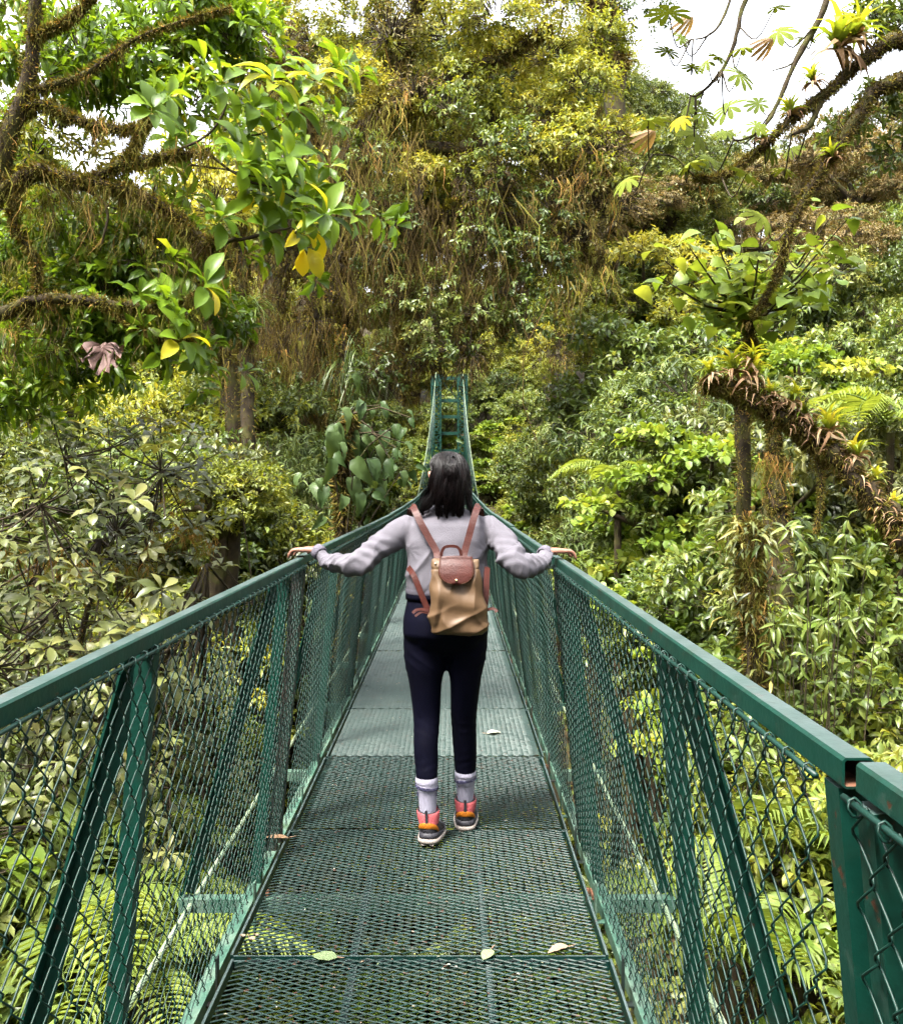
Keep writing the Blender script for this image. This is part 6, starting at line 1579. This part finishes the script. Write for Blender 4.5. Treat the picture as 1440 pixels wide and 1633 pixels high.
# ---- 11. ferns below the railings
def frond(seed):
    r2 = np.random.RandomState(seed); mb = MB(); n = 26
    t = np.linspace(.08, 1, n); C = np.stack([t * .95, .06 * np.sin(t * 3 + seed), .30 * np.sin(t * 2.0) - .45 * t ** 2], -1)
    mb.tubes(C, np.linspace(.010, .002, n), 4, tint=.3)
    T = nz(np.gradient(C, axis=0)); up_ = np.array((0, 0, 1.0))
    for s_ in (-1, 1):
        sd_ = nz(np.cross(T, up_)) * s_; L_ = .26 * np.sin(np.pi * np.clip(t * .93 + .07, 0, 1)) ** .7 + .01
        mb.leaves(leaf8(.3, .35, .65, .25, .3, .05), C, sd_ + T * .45 + rs.normal(0, .05, C.shape), np.tile(up_, (n, 1)), L_, .048, tint=np.clip(.5 + .3 * t + r2.normal(0, .08, n), 0, 1))
    return mb.mesh('frond', LM['fern'])
fr_ = [frond(k) for k in range(4)]
def fern(p, size, label, k, n=9):
    t = empty('fern', p); tag(t, label, 'fern', 'ferns below the railings'); r2 = np.random.RandomState(200 + k)
    for i in range(n):
        o = link('frond', fr_[(i + k) % 4], t); o.rotation_euler = (r2.uniform(-.2, .2), -r2.uniform(.0, .7), i * 6.283 / n + r2.uniform(-.3, .3)); s_ = size * r2.uniform(.75, 1.15); o.scale = (s_,) * 3
    st = MB(); d_ = p[2] - float(ground(p[0], p[1])) + .2
    st.tubes([(0, 0, 0), (.02, 0, -d_ / 2), (0, 0, -d_)] if d_ > .1 else [(0, 0, 0), (0, 0, -.05), (0, 0, -.1)], np.array([.05, .06, .08]), 8); st.build('stem', M['bark'], t)
for k, (x, y, Y_, s_, lb) in enumerate([(110, 1480, 5.4, 1.2, 'bright fern seen through the left railing, nearest of the ferns'), (10, 1300, 6.5, 1.2, 'bright fern low beside the left railing at the picture edge'), (230, 1560, 5.0, .9, 'small bright fern under the left railing beside the deck'), (1150, 1540, 5.2, 1.0, 'fern seen through the right railing below the narrow-leaved shrub'), (1290, 1380, 6.0, 1.0, 'fern below the right railing near the corner post'), (1420, 690, 11.5, 1.4, 'fern arching out at the end of the bromeliad limb'), (985, 770, 13, 1.1, 'soft fern among the round-leaved shrubs right of the walker'), (170, 1360, 6.2, 1.1, 'fern beneath the olive shrub behind the left railing')]):
    fern(P(x, y, Y_), s_, lb, k)

# ---- 12. tall far trunk at the top, hung with dead leaves
rs = np.random.RandomState(67)
b_ = P(975, 700, 34); b_[2] = float(ground(b_[0], b_[1])) - .2
t = empty('tall_far_tree', b_); tag(t, 'tall far trunk hung with brown dead leaves against the white sky', 'tree')
tr = MB(); ms = MB(); cw = MB()
C_, r_ = rough_limb(tr, rs, [(0, 0, 0), P(985, 400, 34) - b_, P(978, 130, 34) - b_, P(955, 0, 34) - b_, P(940, -140, 34) - b_], [.5, .45, .4, .35, .25], 24, 10)
fuzz(ms, rs, C_[12:], r_[12:], 1800, .5, .10, tint=.25, down=1.3); hang(ms, rs, C_[13:], 1300, 1.3, .08, tint=.22, spread=.35)
foliage(cw, rs, np.array([P(x, y, 34) - b_ for x, y in [(900, -60), (1000, -70), (1060, -40), (1020, 20), (880, 30)]]), np.full(5, 1.6), 60, 11, .18, .45, T_SMALL, tint=.4)
tr.build('trunk', M['bark'], t); ms.build('dead_leaves', LM['moss'], t, 'stuff'); cw.build('crown', [LM['midgreen'], M['twig']], t, 'stuff')

# ================================================================== leaves lying on the deck
def fallen(name, x, y, L, W, ang, tint, label, prof=pr_oval, curl=.05, fold=.1, Yo=None):
    Yd = Yo or FPX * CAMZ / (y - 775.0); p = P(x, y, Yd); mb = MB(); V, F = leafN(prof, 9, curl, fold * .35, .05); V = V * [1, 1, .6]; V = V - [.5, 0, V[:, 2].min()]
    V = V * [L, W, L]; mb.add(V, F, tint=tint); mb.tubes([(-L * .5, 0, .004), (-L * .66, W * .05, .006), (-L * .8, W * .14, .009)], np.array([.0022, .0018, .0012]), 5, tint=.3)
    o = mb.build(name, LM['litter']); o.location = (p[0], Yd, deckz(Yd) + .006); o.rotation_euler = (0, 0, ang); tag(o, label, 'leaf', 'leaves lying on the deck')
fallen('fallen_leaf', 518, 1541, .085, .058, R(170), .60, 'broad pale green leaf lying on the near deck at left')
fallen('fallen_leaf', 777, 1537, .070, .042, R(-115), .82, 'small green leaf lying on the near deck beside a pink one')
fallen('fallen_leaf', 890, 1530, .080, .036, R(205), .36, 'pinkish tan leaf lying near the right edge of the deck', curl=.15, fold=.3)
fallen('fallen_leaf', 442, 1347, .105, .045, R(195), .22, 'curled tan leaf at the left deck edge behind the walker', curl=-.2, fold=.35)
fallen('fallen_leaf', 788, 1174, .098, .062, R(20), .98, 'white dried leaf on the deck ahead of the walker', curl=.05, fold=.4)
rl_ = random.Random(8)
for k, (x, y, s_) in enumerate([(388, 1505, .022), (402, 1510, .026), (410, 1504, .016)]):
    fallen('fallen_petal', x, y, s_, s_ * .8, rl_.uniform(0, 6), .48, 'pink petal scrap by the left deck edge, %s of three' % ORD[k])
sp = MB(); n = 260; rs = np.random.RandomState(71); xx = rs.uniform(-.6, .6, n); yy = 2.3 + 6 * rs.rand(n) ** 1.5; a = rs.uniform(0, 6.28, n)
sp.leaves(T_SMALL, np.stack([xx, yy, np.full(n, .006)], -1), np.stack([np.cos(a), np.sin(a), np.zeros(n)], -1), np.array((0, 0, 1.0)) + rs.normal(0, .2, (n, 3)), .009 * rs.uniform(.4, 1.7, n), .005, tint=np.clip(rs.normal(.6, .3, n), 0, 1))
tag(sp.build('leaf_litter', LM['litter']), 'tiny specks of leaf litter scattered over the deck', 'litter', kind='stuff')
